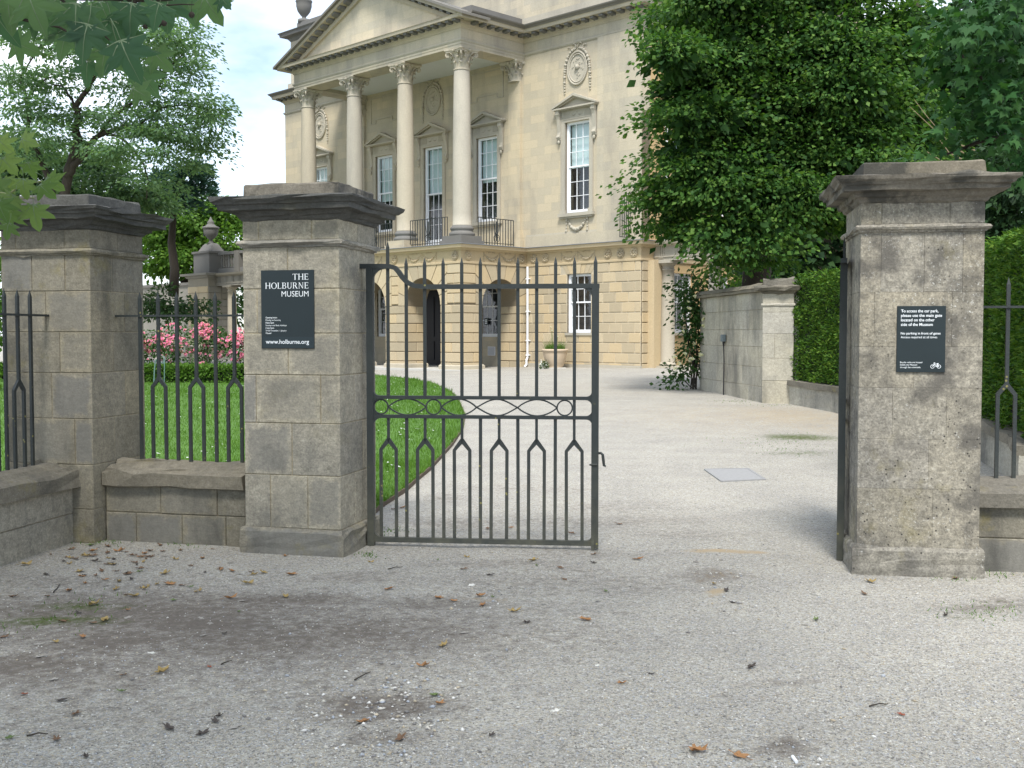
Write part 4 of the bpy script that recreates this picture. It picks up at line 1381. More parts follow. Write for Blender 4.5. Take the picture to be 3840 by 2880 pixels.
pier_blocks(.03, 1.13, ZS, sidep, 1)
pier_blocks(3.27, MY - .02, ZS, sidep, 1)
def sv(p):
    q = MB().prism(p, -.012, .03)
    q.xf(lambda v: Vector((PX1 - v.y, v.x, v.z)))
    obj('voussoir', q, M['rust'], B)
vous(2.2, 1.07, sv, 1.42)
for k in range(7, 11):
    blockat(.03, .78, max(Z[k], ZS), Z[k + 1], sidep)
# jambs seen inside the arches (faces looking to the right, +x)
for xj in (-3.47, -6.97, -10.47):
    pass
for c, r in ARCH:
    xj = c - r
    for k in range(7):
        z1 = min(Z[k + 1], ZS)
        pl_ = lambda y, xj=xj: ((xj - .016, y), pi / 2)
        if k % 2:
            blockat(.03, 1.15, Z[k], z1, pl_)
        else:
            blockat(.03, .62, Z[k], z1, pl_)
            blockat(.62, 1.15, Z[k], z1, pl_)
for k in range(7):      # far jamb of the side arch, looking forward
    z1 = min(Z[k + 1], ZS)
    pl_ = lambda x: ((x, 3.27 + .016), 0)
    if k % 2:
        blockat(-1.15, -.03, Z[k], z1, pl_)
    else:
        blockat(-1.15, -.62, Z[k], z1, pl_)
        blockat(-.62, -.03, Z[k], z1, pl_)
ppl = MB()
for a, b in ((-1.23, 0), (-4.73, -3.47), (-8.23, -6.97), (PX0, -10.47)):
    ppl.frus((a - .06, b + .06, -.06, 1.23), (a - .06, b + .06, -.06, 1.23), -.3, .36)
    ppl.frus((a - .06, b + .06, -.06, 1.23), (a, b, 0, 1.17), .36, .42)
obj('arcade_plinth', ppl, M['carved'], B)
obj('porch_floor', MB().box(PX0 - .3, PX1 + .5, -.35, MY + .1, -.3, .215), M['paving'], B)
obj('porch_ceiling', MB().box(PX0 + .1, PX1 - .1, 1.0, MY, 4.2, 4.4), M['ceil'], B)
dr = obj('door', MB().box(-6.95, -4.75, MY + .12, MY + .2, .2, 3.6), M['black'], B)
obj('panel', MB().box(-6.75, -5.95, MY + .09, MY + .125, 1.5, 3.3).box(-5.75, -4.95, MY + .09, MY + .125, 1.5, 3.3).box(-6.75, -5.95, MY + .09, MY + .125, .45, 1.3).box(-5.75, -4.95, MY + .09, MY + .125, .45, 1.3), M['black'], dr)
obj('vent_grille', MB().box(-2.3, -1.85, MY - .02, MY + .02, .70, 1.08), M['white'], B)
gsl = MB()
for i in range(8):
    gsl.box(-2.27, -1.88, MY - .032, MY - .018, .735 + i * .042, .75 + i * .042)
obj('vent_slats', gsl, M['lead'], B)

# sash windows
def window(cx, y, z0, z1, w, rows, side=False, panel=0.0, blind=1.0, setback=.10):
    W2 = w / 2
    up = lambda b: b.xf(lambda v: Vector((MX1 - v.y, cx + v.x, v.z))) if side else b.xf(lambda v: Vector((cx + v.x, y + v.y, v.z)))
    f = MB()
    s = setback
    fw, br = .085, .10
    f.box(-W2, -W2 + fw, s, s + .14, z0, z1).box(W2 - fw, W2, s, s + .14, z0, z1).box(-W2 + fw, W2 - fw, s, s + .14, z1 - .09, z1).box(-W2 + fw, W2 - fw, s - .03, s + .14, z0, z0 + br + panel)
    zb, zt_ = z0 + br + panel, z1 - .09
    zm = (zb + zt_) / 2 + .03
    xi = W2 - fw
    f.box(-xi, xi, s + .02, s + .09, zm - .03, zm + .03)
    gb = .022
    pan = []
    for (a, b, yy, inset) in ((zm + .03, zt_, s + .035, .03), (zb, zm - .03, s + .075, .05)):
        f.box(-xi, -xi + inset, yy - .015, yy + .025, a, b).box(xi - inset, xi, yy - .015, yy + .025, a, b)
        xl = xi - inset
        cw = 2 * xl / 3
        rh = (b - a) / rows
        for i in (1, 2):
            f.box(-xl + i * cw - gb / 2, -xl + i * cw + gb / 2, yy - .015, yy + .02, a, b)
        for j in range(1, rows):
            f.box(-xl, xl, yy - .015, yy + .02, a + j * rh - gb / 2, a + j * rh + gb / 2)
        for i in range(3):
            for j in range(rows):
                pan.append((-xl + i * cw, yy + .004, a + j * rh, cw, rh))
    wo_ = obj('window', up(f), M['white'], B)
    for (px_, yy, pz, cw, rh) in pan:
        key = ('pane', round(cw, 3), round(rh, 3), side)
        if key not in _cache:
            q = MB().add([(0, 0, 0), (cw, 0, 0), (cw, 0, rh), (0, 0, rh)], [(0, 1, 2, 3)])
            if side:
                q.xf(lambda v: Vector((-v.y, v.x, v.z)))
            _cache[key] = fixn(q.mesh('pane'))
        loc = (MX1 - yy, cx + px_, pz) if side else (cx + px_, y + yy, pz)
        obj('pane', _cache[key], M['glass'], wo_, loc)
    if blind < 1.0:
        obj('blind', up(MB().box(-xi, xi, s + .20, s + .21, zb + (zt_ - zb) * blind, zt_)), M['blind'], wo_)
    obj('room', up(MB().box(-W2 - .3, W2 + .3, s + .75, s + .78, z0 - .2, z1 + .3).box(-W2 - .3, -W2 - .27, .5, s + .75, z0 - .2, z1 + .3).box(W2 + .27, W2 + .3, .5, s + .75, z0 - .2, z1 + .3).box(-W2 - .3, W2 + .3, .5, s + .75, z1 + .3, z1 + .33)), M['roomdark'], wo_)  # dark box behind the sashes; indoor darkness is put into its colour
    return wo_
for (cx, zb), bl in zip(UWIN, (.50, .47, .50, .40, .45)):
    window(cx, MY, zb, 10.02, 1.3, 3, panel=.55 if zb < 6 else .02, blind=bl)
for cx, zb in GWIN:
    window(cx, MY, zb, 4.0, 1.27, 2, panel=.03)
window(6.275, 0, 1.67, 4.0, 1.31, 2, side=True, panel=.03)
window(6.25, 0, 6.43, 10.02, 1.3, 3, side=True, blind=.5)
window(8.85, 0, 6.43, 10.02, 1.3, 3, side=True, blind=.5)
window(8.85, 0, 1.67, 4.0, 1.3, 2, side=True)
obj('window_sill', MB().box(MX1 - .1, MX1 + .08, 5.5, 7.05, 1.57, 1.668), M['carved'], B)

# pedimented surrounds of the tall windows (drawn about the window centre, z from 0 = window head)
def surround(h, door):
    b = MB()
    a = .16
    b.box(-.65 - a, -.65, -.05, .02, -h, .10).box(.65, .65 + a, -.05, .02, -h, .10).box(-.65, .65, -.05, .02, .005, .10)
    b.box(-.65 - a - .03, -.65 - a, -.07, .02, -h, .13).box(.65 + a, .65 + a + .03, -.07, .02, -h, .13).box(-.84, .84, -.065, .02, .10, .13)
    b.box(-.83, .83, -.045, .02, .13, .47)                                   # frieze
    for s in (-1, 1):
        for i in range(6):
            b.box(s * (.42 + i * .065) - .018, s * (.42 + i * .065) + .018, -.062, -.04, .17, .43)
        st = MB()
        garland(arc(s * .17 - .16, s * .17 + .16, .36, .13), .012, .022, 9, st)
        st.xf(lambda v: Vector((v.x, v.y - .045, v.z)))
        b.add(st.v, st.f)
        cx = s * .93                                                          # scrolled console
        pr = [(-.02, .47), (-.20, .47), (-.22, .40), (-.18, .30), (-.13, .15), (-.10, -.1), (-.07, -.35), (-.09, -.45), (-.13, -.50), (-.13, -.58), (-.08, -.66), (-.02, -.68)]
        n = len(pr)
        b.add([(cx - .085, y, z) for y, z in pr] + [(cx + .085, y, z) for y, z in pr], [tuple(range(n)), tuple(range(n, 2 * n))] + [(i, (i + 1) % n, (i + 1) % n + n, i + n) for i in range(n)])
        b.tube([(cx - .1, -.14, .36), (cx + .1, -.14, .36)], .075, 10)
        b.tube([(cx - .095, -.10, -.54), (cx + .095, -.10, -.54)], .05, 8)
        b.lathe([(0, -.12), (.05, -.06), (.06, 0), (.03, .05), (0, .06)], 8, (cx, -.08, -.72))
    b.box(-1.06, 1.06, -.20, .02, .47, .50).box(-1.12, 1.12, -.27, .02, .50, .56)   # pediment cornice
    for s in (-1, 1):
        p = [(0, 1.06), (0, .955), (s * 1.16, .545), (s * 1.16, .60)]
        b.prism(p if s < 0 else p[::-1], -.29, .02)
        p = [(0, .955), (0, .90), (s * 1.02, .55), (s * 1.10, .562)]
        b.prism(p if s < 0 else p[::-1], -.20, .02)
    b.prism([(-1.0, .55), (1.0, .55), (0, .92)], -.06, .02)
    if not door:
        b.box(-.92, .92, -.16, .02, -h - .13, -h).box(-.86, .86, -.10, .02, -h - .2, -h - .13).box(-.86, -.62, -.09, .02, -h, -h + .14).box(.62, .86, -.09, .02, -h, -h + .14)
    return fixn(b.mesh('window_surround'))
SU, SUD = surround(3.60, False), surround(4.4, True)
for cx, zb in UWIN:
    obj('window_surround', SUD if zb < 6 else SU, M['carved'], B, (cx, MY, 10.02))
# garland below the sill, medallions, sunk panels
gb_ = MB()
garland(arc(-.50, .50, .30, .42), .03, .085, 21, gb_)
for s in (-1, 1):
    garland([(s * .55, .34), (s * .56, -.16)], .06, .035, 8, gb_)
obj('sill_garland', gb_, M['carved'], B, (2.81, MY, 5.88), smooth=True)
md = MB()
for r0, wd in ((1.0, .045), (.86, .03)):
    md.tube([(.50 * r0 * cos(2 * pi * k / 36), -.03, .635 * r0 * sin(2 * pi * k / 36)) for k in range(37)], wd, 7, False)
md.add([(.47 * cos(2 * pi * k / 24), -.012, .60 * sin(2 * pi * k / 24)) for k in range(24)], [tuple(range(24))])
for k in range(22):
    a, r = RNG.uniform(0, 2 * pi), RNG.uniform(.1, .33)
    md.lathe([(0, -.03), (.035, 0), (0, .03)], 6, (r * cos(a), -.02, r * 1.25 * sin(a)))
md.lathe([(0, -.1), (.09, -.05), (.1, .03), (.07, .09), (0, .12)], 8, (0, -.03, .03))
for s in (-1, 1):
    garland([(s * .10, .77), (s * .30, .70), (s * .48, .52), (s * .60, .25), (s * .66, -.1), (s * .67, -.5), (s * .67, -.92)], .045, .065, 24, md)
    md.tube([(s * .04, -.03, .78), (s * .08, -.04, .92), (s * .18, -.04, .97), (s * .24, -.04, .90)], .022, 5)
    md.tube([(s * .34, -.03, .80), (s * .42, -.04, .87), (s * .50, -.03, .82)], .018, 5)
MED = fixn(md.mesh('medallion', True))
for cx in (2.81, -5.85, -14.5):
    obj('medallion', MED, M['carved'], B, (cx, MY, 12.08))
for cx in (-2.35, -9.35):
    pn = MB()
    for (a, b, z0, z1) in ((-1.0, 1.0, 12.75, 12.79), (-1.0, -.96, 11.6, 12.75), (.96, 1.0, 11.6, 12.75), (-.62, .62, 11.75, 11.79), (-1.0, -.62, 11.57, 11.61), (.62, 1.0, 11.57, 11.61), (-.64, -.60, 11.6, 11.78), (.60, .64, 11.6, 11.78)):
        pn.box(cx + a, cx + b, MY - .03, MY + .01, z0, z1)
    obj('sunk_panel', pn, M['carved'], B)
obj('panel_joint', MB().box(PX1 + .02, 6.0, MY - .035, MY, 5.62, 5.70), M['carved'], B)

# balcony railings between the columns
def balcony(x0, x1, y, turn=False):
    b = MB()
    n = int(abs(x1 - x0) / .145)
    for i in range(n + 1):
        x = x0 + (x1 - x0) * i / n
        b.box(x - .012, x + .012, y - .012, y + .012, 5.22, 6.30)
    b.box(x0, x1, y - .016, y + .016, 6.29, 6.32).box(x0, x1, y - .014, y + .014, 5.30, 5.325)
    c = (x0 + x1) / 2
    if abs(x1 - x0) > 1.5:
        for s in (-1, 1):
            b.tube([(c + s * .02, y - .03, 5.35), (c + s * .14, y - .03, 5.42), (c + s * .17, y - .03, 5.56), (c + s * .08, y - .03, 5.66), (c + s * .04, y - .03, 5.58), (c + s * .10, y - .03, 5.54)], .014, 5)
            b.tube([(c + s * .03, y - .03, 5.62), (c + s * .10, y - .03, 5.80), (c + s * .18, y - .03, 6.15)], .013, 5)
        b.tube([(c, y - .03, 5.4), (c, y - .03, 6.2)], .035, 6)
        b.lathe([(0, -.06), (.07, 0), (0, .09)], 6, (c, y - .03, 5.7))
    return b
for a, b_ in ((-3.5, -1.2), (-7.0, -4.7), (-10.5, -8.2)):
    obj('balcony_railing', balcony(a, b_, .35), M['iron'], B)
q = balcony(1.25, 3.25, .35)
q.xf(lambda v: Vector((PX1 - v.y, v.x, v.z)))
obj('balcony_railing', q, M['iron'], B)
gd = MB()
for i in range(6):
    yy = MY - .05 - .125 * i
    gd.bar((5.55, yy, 5.25), (5.55, yy, 6.95 - .45 * (i / 5) ** 2.2), .024)
gd.tube([(5.55, MY - .05 - .125 * i, 6.95 - .45 * (i / 5) ** 2.2) for i in range(6)], .014, 5)
gd.bar((5.55, MY - .02, 5.27), (5.55, MY - .70, 5.27), .024)
obj('ledge_guard', gd, M['iron'], B)
# rainwater pipes
dp_ = MB().tube([(.16, MY - .1, 4.40), (.16, MY - .1, .65), (.16, MY - .16, .55), (.16, MY - .16, .36), (.16, MY - .28, .26)], .048, 10)
for z in (.75, 1.35, 2.55, 3.9):
    dp_.lathe([(.062, -.04), (.062, .04)], 10, (.16, MY - .1, z))
    dp_.box(.06, .26, MY - .12, MY, z - .02, z + .02)
obj('downpipe', dp_, M['white'], B)
hp = MB().tube([(MX1 + .12, 5.0, 5.2), (MX1 + .12, 5.0, 13.0)], .06, 10).frus((MX1 + .03, MX1 + .30, 4.75, 5.25), (MX1 + .02, MX1 + .42, 4.60, 5.40), 12.85, 13.1).box(MX1 + .02, MX1 + .42, 4.60, 5.40, 13.1, 13.42).box(MX1 + .02, MX1 + .47, 4.53, 5.47, 13.42, 13.50).box(MX1 + .05, MX1 + .17, 4.75, 4.95, 13.5, 13.8)
obj('rainwater_hopper', hp, M['white'], B)
nt_ = obj('window_notice', MB().box(-2.62, -2.40, MY + .085, MY + .09, 2.02, 2.30), M['signgreen'], B)
obj('lettering', MB().box(-2.58, -2.44, MY + .078, MY + .082, 2.20, 2.25).box(-2.58, -2.44, MY + .078, MY + .082, 2.13, 2.17).box(-2.58, -2.44, MY + .078, MY + .082, 2.06, 2.10), M['signink'], nt_)

# ------------------------------------------------------------ colonnades
def doric(h):
    return fixn(MB().lathe([(.33, 0), (.33, .08), (.30, .10), (.275, .16), (.27, h * .4), (.245, h * .8), (.235, h - .36), (.265, h - .35), (.265, h - .32), (.235, h - .31), (.235, h - .2), (.26, h - .19), (.34, h - .10), (.34, h - .095)], 28).mesh('column', True))
DOR = doric(3.98)
def colonnade(label, xs_, x0, x1, y, rail):
    CM = M['far_grey'] if rail else M['carved']
    t = thing('colonnade', label, 'colonnade', (-1.99, 44.0, 0), radians(-45))
    for x in xs_:
        c = obj('column', DOR, M['shaftst'], t, (x, y, .42))
        obj('abacus', MB().box(-.40, .40, -.40, .40, 3.88, 3.99).box(-.34, .34, -.34, .34, -.2, .0), CM, c)
    obj('entablature', MB().box(x0, x1, y - .30, y + .30, 4.40, 4.55).box(x0, x1, y - .27, y + .27, 4.55, 4.95), CM, t)
    obj('taenia', MB().box(x0, x1, y - .34, y + .34, 4.53, 4.57), CM, t)
    obj('cornice', sweep([(x0, y - .27), (x1, y - .27)], [(-.1, 4.93), (.08, 4.95), (.12, 5.0), (.24, 5.01), (.28, 5.12), (-.55, 5.16)]), CM, t)
    tr = MB()
    n = int((x1 - x0) / .72)
    for i in range(n):
        x = x0 + .35 + i * .72
        for k in (-.09, 0, .09):
            tr.box(x + k - .032, x + k + .032, y - .295, y - .26, 4.58, 4.94)
        tr.box(x - .12, x + .12, y - .33, y - .30, 4.49, 4.53)
    tag(obj('triglyphs', tr, CM, t), kind='stuff')
    obj('step', MB().box(x0, x1, y - .5, y + .5, -.3, .42), CM, t)
    if rail:
        obj('balustrade_rail', MB().box(x0, x1, y - .16, y + .16, 6.2, 6.36).box(x0, x1, y - .14, y + .14, 5.16, 5.42), M['soot'], t)
        BAL = fixn(MB().lathe([(.08, 0), (.08, .1), (.05, .14), (.10, .36), (.06, .56), (.05, .64), (.08, .7), (.08, .79)], 10).mesh('baluster', True))
        x = x0 + .2
        while x < x1:
            if int((x - x0) / 2.15) == int((x + .27 - x0) / 2.15):
                obj('baluster', BAL, M['soot'], t, (x, y, 5.42))
            else:
                obj('pedestal', MB().box(x - .25, x + .25, y - .2, y + .2, 5.16, 6.38), M['soot'], t)
                x += .3
            x += .27
    return t
cr_ = colonnade('low stone colonnade of plain columns right of the museum', [6.50 + 2.15 * k for k in range(6)], 6.06, 18.2, 4.7, False)
obj('end_pier', MB().box(6.03, 6.35, 4.05, 5.2, -.3, 4.42), M['rust'], cr_)
cl_ = colonnade('distant stone colonnade with balustrade and urn beyond the roses', [-18.3 - 2.15 * k for k in range(4)], -26.0, -17.6, 4.7, True)
obj('end_pier', MB().box(-28.3, -26.0, 3.9, 5.6, -.3, 4.9), M['far_grey'], cl_)
for k in range(11):
    for a, b in ((-28.3, -27.1), (-27.1, -26.0)):
        obj('block', vblock(b - a, .39), M['far_grey'], cl_, ((a + b) / 2, 3.9, Z[k]))
    for a, b in ((3.9, 4.75), (4.75, 5.6)):
        obj('block', vblock(b - a, .39), M['far_grey'], cl_, (-26.0, (a + b) / 2, Z[k]), pi / 2)
obj('pier_cornice', rect_lathe(-28.3, -26.0, 3.9, 5.6, [(0, 4.85), (.1, 4.9), (.14, 5.0), (.34, 5.02), (.36, 5.14), (0, 5.18)]), M['far_grey'], cl_)
obj('pier_attic', rect_lathe(-28.0, -26.2, 4.1, 5.4, [(0, 5.15), (0, 6.3), (.08, 6.34), (.08, 6.46), (-.2, 6.5), (-.4, 6.85), (-.5, 6.95)]), M['soot'], cl_)
obj('urn', MB().lathe([(.25, 0), (.12, .12), (.10, .25), (.22, .34), (.40, .55), (.44, .80), (.44, .88), (.52, .92), (.50, .98), (.30, 1.06), (.18, 1.2), (.22, 1.26), (.12, 1.38), (.06, 1.5), (0, 1.62)], 16, (-27.1, 4.75, 6.93)), M['soot'], cl_, smooth=True)
gw = thing('garden_wall', 'long stone garden wall with flat coping behind the roses', 'wall', (-1.99, 44.0, 0), radians(-45))
obj('wall_face', MB().box(-52, -28.35, 4.5, 5.1, -.3, 4.55), M['far_grey'], gw)
obj('coping', MB().box(-52, -28.35, 4.4, 5.2, 4.55, 4.72), M['soot'], gw)

# ------------------------------------------------------------ foliage tools
K = 3840 / 2212            # overview pixel -> photo pixel
def ellip(rng, n, surf=0.35):
    d = rng.normal(size=(n, 3))
    d /= np.linalg.norm(d, axis=1)[:, None]
    return d * (rng.uniform(0, 1, n) ** surf)[:, None]

def leafcloud(name, P, D, L, W, rng, mat, curl=.25, upr=.95):
    """rhombic leaves: P bases, D tip directions"""
    n = len(P)
    D = D / np.linalg.norm(D, axis=1)[:, None]
    R = rng.normal(size=(n, 3)) * upr + np.array([0, 0, 1.0])
    S = np.cross(D, R)
    S /= np.linalg.norm(S, axis=1)[:, None] + 1e-9
    Nn = np.cross(S, D)
    l = (L * rng.uniform(.65, 1.25, n))[:, None]
    w = l * (W / L) / 2
    mid = P + D * l * .45
    V = np.stack([P, mid + S * w + Nn * l * curl * .3, P + D * l - Nn * l * curl * .25, mid - S * w + Nn * l * curl * .3], 1).reshape(-1, 3)
    return quick(name, V, np.arange(n * 4).reshape(-1, 4), mat)

STAR = []
for k, (a, r) in enumerate([(-90, .0), (-70, .30), (-28, .62), (-8, .40), (10, .62), (28, .95), (42, .55), (60, .60), (76, .80), (90, 1.15)]):
    STAR.append((r * cos(radians(a)), r * sin(radians(a))))
STAR = STAR + [(-x, y) for x, y in STAR[-2:0:-1]]
def starcloud(name, P, D, L, rng, mat, flat=.6):
    """lobed maple-like leaves"""
    n = len(P)
    D = D / np.linalg.norm(D, axis=1)[:, None]
    R = rng.normal(size=(n, 3)) * (1 - flat) + np.array([0, -.5, 1]) * flat
    S = np.cross(D, R)
    S /= np.linalg.norm(S, axis=1)[:, None] + 1e-9
    Nn = np.cross(S, D)
    st = np.array(STAR)
    l = (L * rng.uniform(.6, 1.2, n))[:, None, None]
    bend = -(st ** 2).sum(1) * .18
    V = P[:, None, :] + (S[:, None, :] * st[None, :, 0:1] + D[:, None, :] * (st[None, :, 1:2] + .3) + Nn[:, None, :] * bend[None, :, None]) * l * .55
    k = len(STAR)
    return quick(name, V.reshape(-1, 3), np.arange(n * k).reshape(-1, k), mat)

def clumps(blobs, rng, cs, per, flat=.35, surf=.35, droop=.5, den=1.0):
    """leaf bases and directions for crowns made of small flattened sprays.
    blobs: (centre, (rx,ry,rz)); cs: spray radius"""
    PP, DD = [], []
    for c, r in blobs:
        n = max(2, int(den * (r[0] * r[2] + r[1] * r[2] * .6) / (cs * cs) * .95))
        q = ellip(rng, n, surf)
        cen = q * np.array(r) + np.array(c)
        m = per
        off = np.clip(rng.normal(size=(n, m, 3)), -1.7, 1.7) * np.array([cs, cs, cs * flat]) * rng.uniform(.6, 1.3, (n, 1, 1))
        hd = (off[..., 0] ** 2 + off[..., 1] ** 2) / cs
        off[..., 2] -= hd * .11
        P = (cen[:, None, :] + off).reshape(-1, 3)
        out = off.copy()
        out += q[:, None, :] * cs * .8
        out[..., 2] -= droop * cs * rng.uniform(.4, 1.6, (n, m))
        out += rng.normal(size=out.shape) * cs * .45
        PP.append(P)
        DD.append(out.reshape(-1, 3))
    return np.concatenate(PP), np.concatenate(DD)

def oblob(x, y, rx, ry, Y, rd=None, dY=0.0):
    """crown blob given in overview pixels at depth Y"""
    c = at(x * K, y * K, Y + dY)
    s = K * Y / FPX
    return (c, (rx * s, rd if rd else max(rx, ry) * s * .8, ry * s))

def oline(pts, Y):
    return [at(x * K, y * K, Y + (p[0] if p else 0)) for x, y, *p in pts]

def limb(b, pts, r0, r1, n=7):
    m = len(pts)
    q = []
    for i in range(m - 1):
        for k in range(3):
            q.append(Vector(pts[i]).lerp(Vector(pts[i + 1]), k / 3))
    q.append(Vector(pts[-1]))
    for i in range(1, len(q) - 1):
        q[i] += Vector((RNG.gauss(0, 1), RNG.gauss(0, 1), RNG.gauss(0, 1))) * r0 * .25
    b.tube(q, [r0 + (r1 - r0) * i / (len(q) - 1) for i in range(len(q))], n)

def tree(name, label, cat, blobs, limbs, mat, cs, per, L, W, flat=.35, droop=.5, den=1.0, surf=.35, star=False, seed=1, group=None, bark=None, inner=None):
    rng = np.random.default_rng(seed)
    foot = limbs[0][0][0]
    t = thing(name, label, cat, (foot.x, foot.y, gz(foot.x, foot.y)), 0, group)
    off = Vector(t.location)
    b = MB()
    for pts, r0, r1 in limbs:
        limb(b, pts, r0, r1)
    b.xf(lambda v: v - off)
    obj('trunk', b, bark or M['bark'], t, smooth=True)
    P, D = clumps(blobs, rng, cs, per, flat, surf, droop, den)
    P = P - np.array(off)
    me = starcloud('crown', P, D, L, rng, mat) if star else leafcloud('crown', P, D, L, W, rng, mat)
    obj('crown', me, None, t)
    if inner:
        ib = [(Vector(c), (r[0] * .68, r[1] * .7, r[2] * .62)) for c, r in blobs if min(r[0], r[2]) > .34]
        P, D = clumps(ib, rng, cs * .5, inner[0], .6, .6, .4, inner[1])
        obj('inner_foliage', leafcloud('inner_foliage', P - np.array(off), D, inner[2], inner[2] * .7, rng, inner[3], upr=2.0), None, t)  # dark leaf fill added to block light and darken the crown's middle
    return t

# ------------------------------------------------------------ trees on the right
YL = 27.0
lb = [oblob(*a, YL, dY=RNG.uniform(-1.6, 1.6)) for a in
      ((1490, 40, 90, 60), (1425, 45, 42, 28), (1450, 120, 60, 40), (1415, 105, 40, 20), (1470, 190, 60, 45), (1510, 250, 95, 50), (1445, 265, 42, 18), (1420, 385, 50, 22), (1480, 330, 70, 35), (1450, 430, 70, 40),
       (1400, 480, 25, 14), (1480, 490, 75, 35), (1560, 380, 110, 70), (1560, 130, 90, 70), (1640, 110, 130, 90), (1700, 250, 140, 90), (1590, 500, 110, 45), (1690, 420, 120, 60), (1790, 110, 130, 100), (1800, 380, 100, 60),
       (1840, 260, 110, 80), (1760, 470, 90, 40), (1920, 90, 110, 90), (1950, 230, 90, 70), (1920, 360, 80, 50), (1655, 552, 40, 30), (1600, 545, 40, 25), (1740, -20, 200, 60), (1560, -10, 130, 60), (1890, 430, 70, 40), (1990, 330, 60, 60), (1560, 560, 22, 18), (1450, 345, 50, 28), (1510, 405, 70, 36), (1540, 310, 70, 40), (1620, 320, 90, 50), (1650, 490, 80, 40), (1560, 200, 80, 45), (1700, 340, 110, 50), (1840, 180, 90, 60), (1470, 250, 40, 24), (1770, 300, 90, 60))]
tr0 = oline([(1625, 640), (1622, 560), (1640, 420), (1660, 250), (1680, 80), (1690, -120)], 29)
tr0[0].z = gz(tr0[0].x, 29) - .2
tree('lime_tree', 'large dark-centred lime tree with drooping sprays over the right wall', 'tree', lb,
     [(tr0, .42, .16)] + [(oline(p, 28.3), .12, .03) for p in ([(1640, 440), (1560, 400), (1470, 420)], [(1650, 350), (1560, 280), (1480, 250)], [(1665, 260), (1760, 200), (1880, 200)], [(1670, 180), (1580, 110), (1480, 60)],
                                                              [(1645, 420), (1740, 420), (1850, 400)], [(1680, 100), (1800, 60), (1930, 80)], [(1635, 480), (1590, 490), (1520, 510)])],
     M['leaf_lime'], .44, 125, .13, .09, .22, .50, 4.0, surf=.28, seed=21, inner=(12, 4.2, .26, M['leaf_shade']))
# dark fill tree behind it, added to make the background dark
dbk = [oblob(*a, 39.0, rd=2.0) for a in ((1690, 500, 90, 60), (1800, 480, 130, 90), (1900, 400, 130, 110), (2020, 380, 130, 130), (1780, 560, 160, 60), (1660, 570, 60, 40), (2000, 520, 160, 80), (2120, 420, 120, 140), (1890, 300, 90, 60), (2060, 230, 120, 80), (2180, 250, 90, 130), (1980, 130, 50, 90), (2140, 90, 120, 110))]
tree('evergreen_oak', 'dark evergreen tree filling the shade behind the lime tree', 'tree', dbk,
     [(oline([(1860, 680), (1870, 560), (1900, 420), (1960, 200), (1990, -40)], 39.5), .5, .15), (oline([(1890, 450), (2000, 360), (2100, 200)], 39), .2, .06)],
     M['leaf_dark'], .55, 56, .36, .24, .5, .4, 3.2, seed=33)
mb_ = [oblob(*a, 11.0, rd=.8) for a in ((2150, 40, 90, 60), (2090, 30, 55, 40), (2185, 130, 60, 60), (2120, 130, 60, 40), (2060, 100, 40, 28), (2180, 230, 55, 60), (2110, 235, 45, 28), (2150, 300, 60, 35), (2070, 290, 35, 22), (2030, 340, 28, 16), (2120, 200, 50, 40), (2190, 330, 40, 30), (2200, 20, 60, 80))]
tree('maple_tree', 'maple branches with broad lobed leaves at the top right', 'tree', mb_,
     [([Vector((7.4, 12.2, 0)), Vector((7.3, 12.1, 2.2)), Vector((6.9, 11.8, 4.2)), Vector((6.3, 11.4, 5.6))], .16, .07), ([Vector((7.2, 12.0, 2.8)), *oline([(2200, 200), (2130, 180), (2070, 110)], 11.2)], .05, .01),
      ([Vector((7.2, 12.0, 2.4)), *oline([(2205, 290), (2140, 300), (2040, 335)], 11.2)], .05, .01)],
     M['leaf_maple'], .16, 15, .14, 0, .5, .8, 1.8, star=True, seed=5)
tree('laurel_bush', 'dark glossy evergreen bush behind the right hedge', 'bush', [oblob(*a, 19.0, rd=1.0) for a in ((2190, 420, 60, 90), (2150, 500, 50, 50), (2200, 530, 60, 40), (2140, 420, 25, 40), (2180, 340, 40, 40))],
     [(oline([(2190, 700), (2188, 560), (2185, 400)], 19.5), .08, .03)], M['leaf_dark'], .22, 40, .16, .08, .5, .4, 2.2, seed=7)
# bare pale twigs hanging out of the lime's shade
M['twig'] = plain('pale_dead_twig', (0.20, 0.16, 0.09), 0.9, 0.3)
tw = thing('dry_twigs', 'thin bare pale twigs sticking out between lime and maple', 'twigs', at(2090 * K, 300 * K, 24))
b = MB()
for p in ([(2120, 330), (2040, 300), (1965, 230)], [(2130, 360), (2050, 310), (1975, 215)], [(2110, 385), (2040, 350), (1990, 320)], [(2090, 350), (2050, 330), (2020, 290)]):
    b = MB()
    limb(b, oline(p, 24), .02, .006, 5)
    b.xf(lambda v: v - Vector(tw.location))
    obj('twig', b, M['twig'], tw)

# ------------------------------------------------------------ sweeping wall, end pier, hedges on the right
WF = Vector((4.87, 29.05, 0))
wdir = Vector((5.40, 24.10, 0)) - WF
WL = wdir.length
sw_ = thing('garden_wall', 'tall pale stone wall with dark coping right of the drive', 'wall', (WF.x, WF.y, .12), atan2(wdir.y, wdir.x))
obj('core', MB().box(0, WL, .015, .42, -.3, 2.45), M['mortar'], sw_)
zc = [-.1, .38, .80, 1.24, 1.62, 2.05, 2.43]
for k in range(6):
    n = 5
    e = [0] + [WL * (i + (.5 if k % 2 else 0)) / n for i in range(1, n)] + [WL]
    if k % 2:
        e = [0] + [WL * (i - .5) / n for i in range(1, n + 1)] + [WL]
    for a, c in zip(e[:-1], e[1:]):
        obj('stone', chbox(c - a - .006, .2, zc[k + 1] - zc[k] - .006, .005), M['gwall'], sw_, ((a + c) / 2, RNG.uniform(-.003, .003), zc[k]))
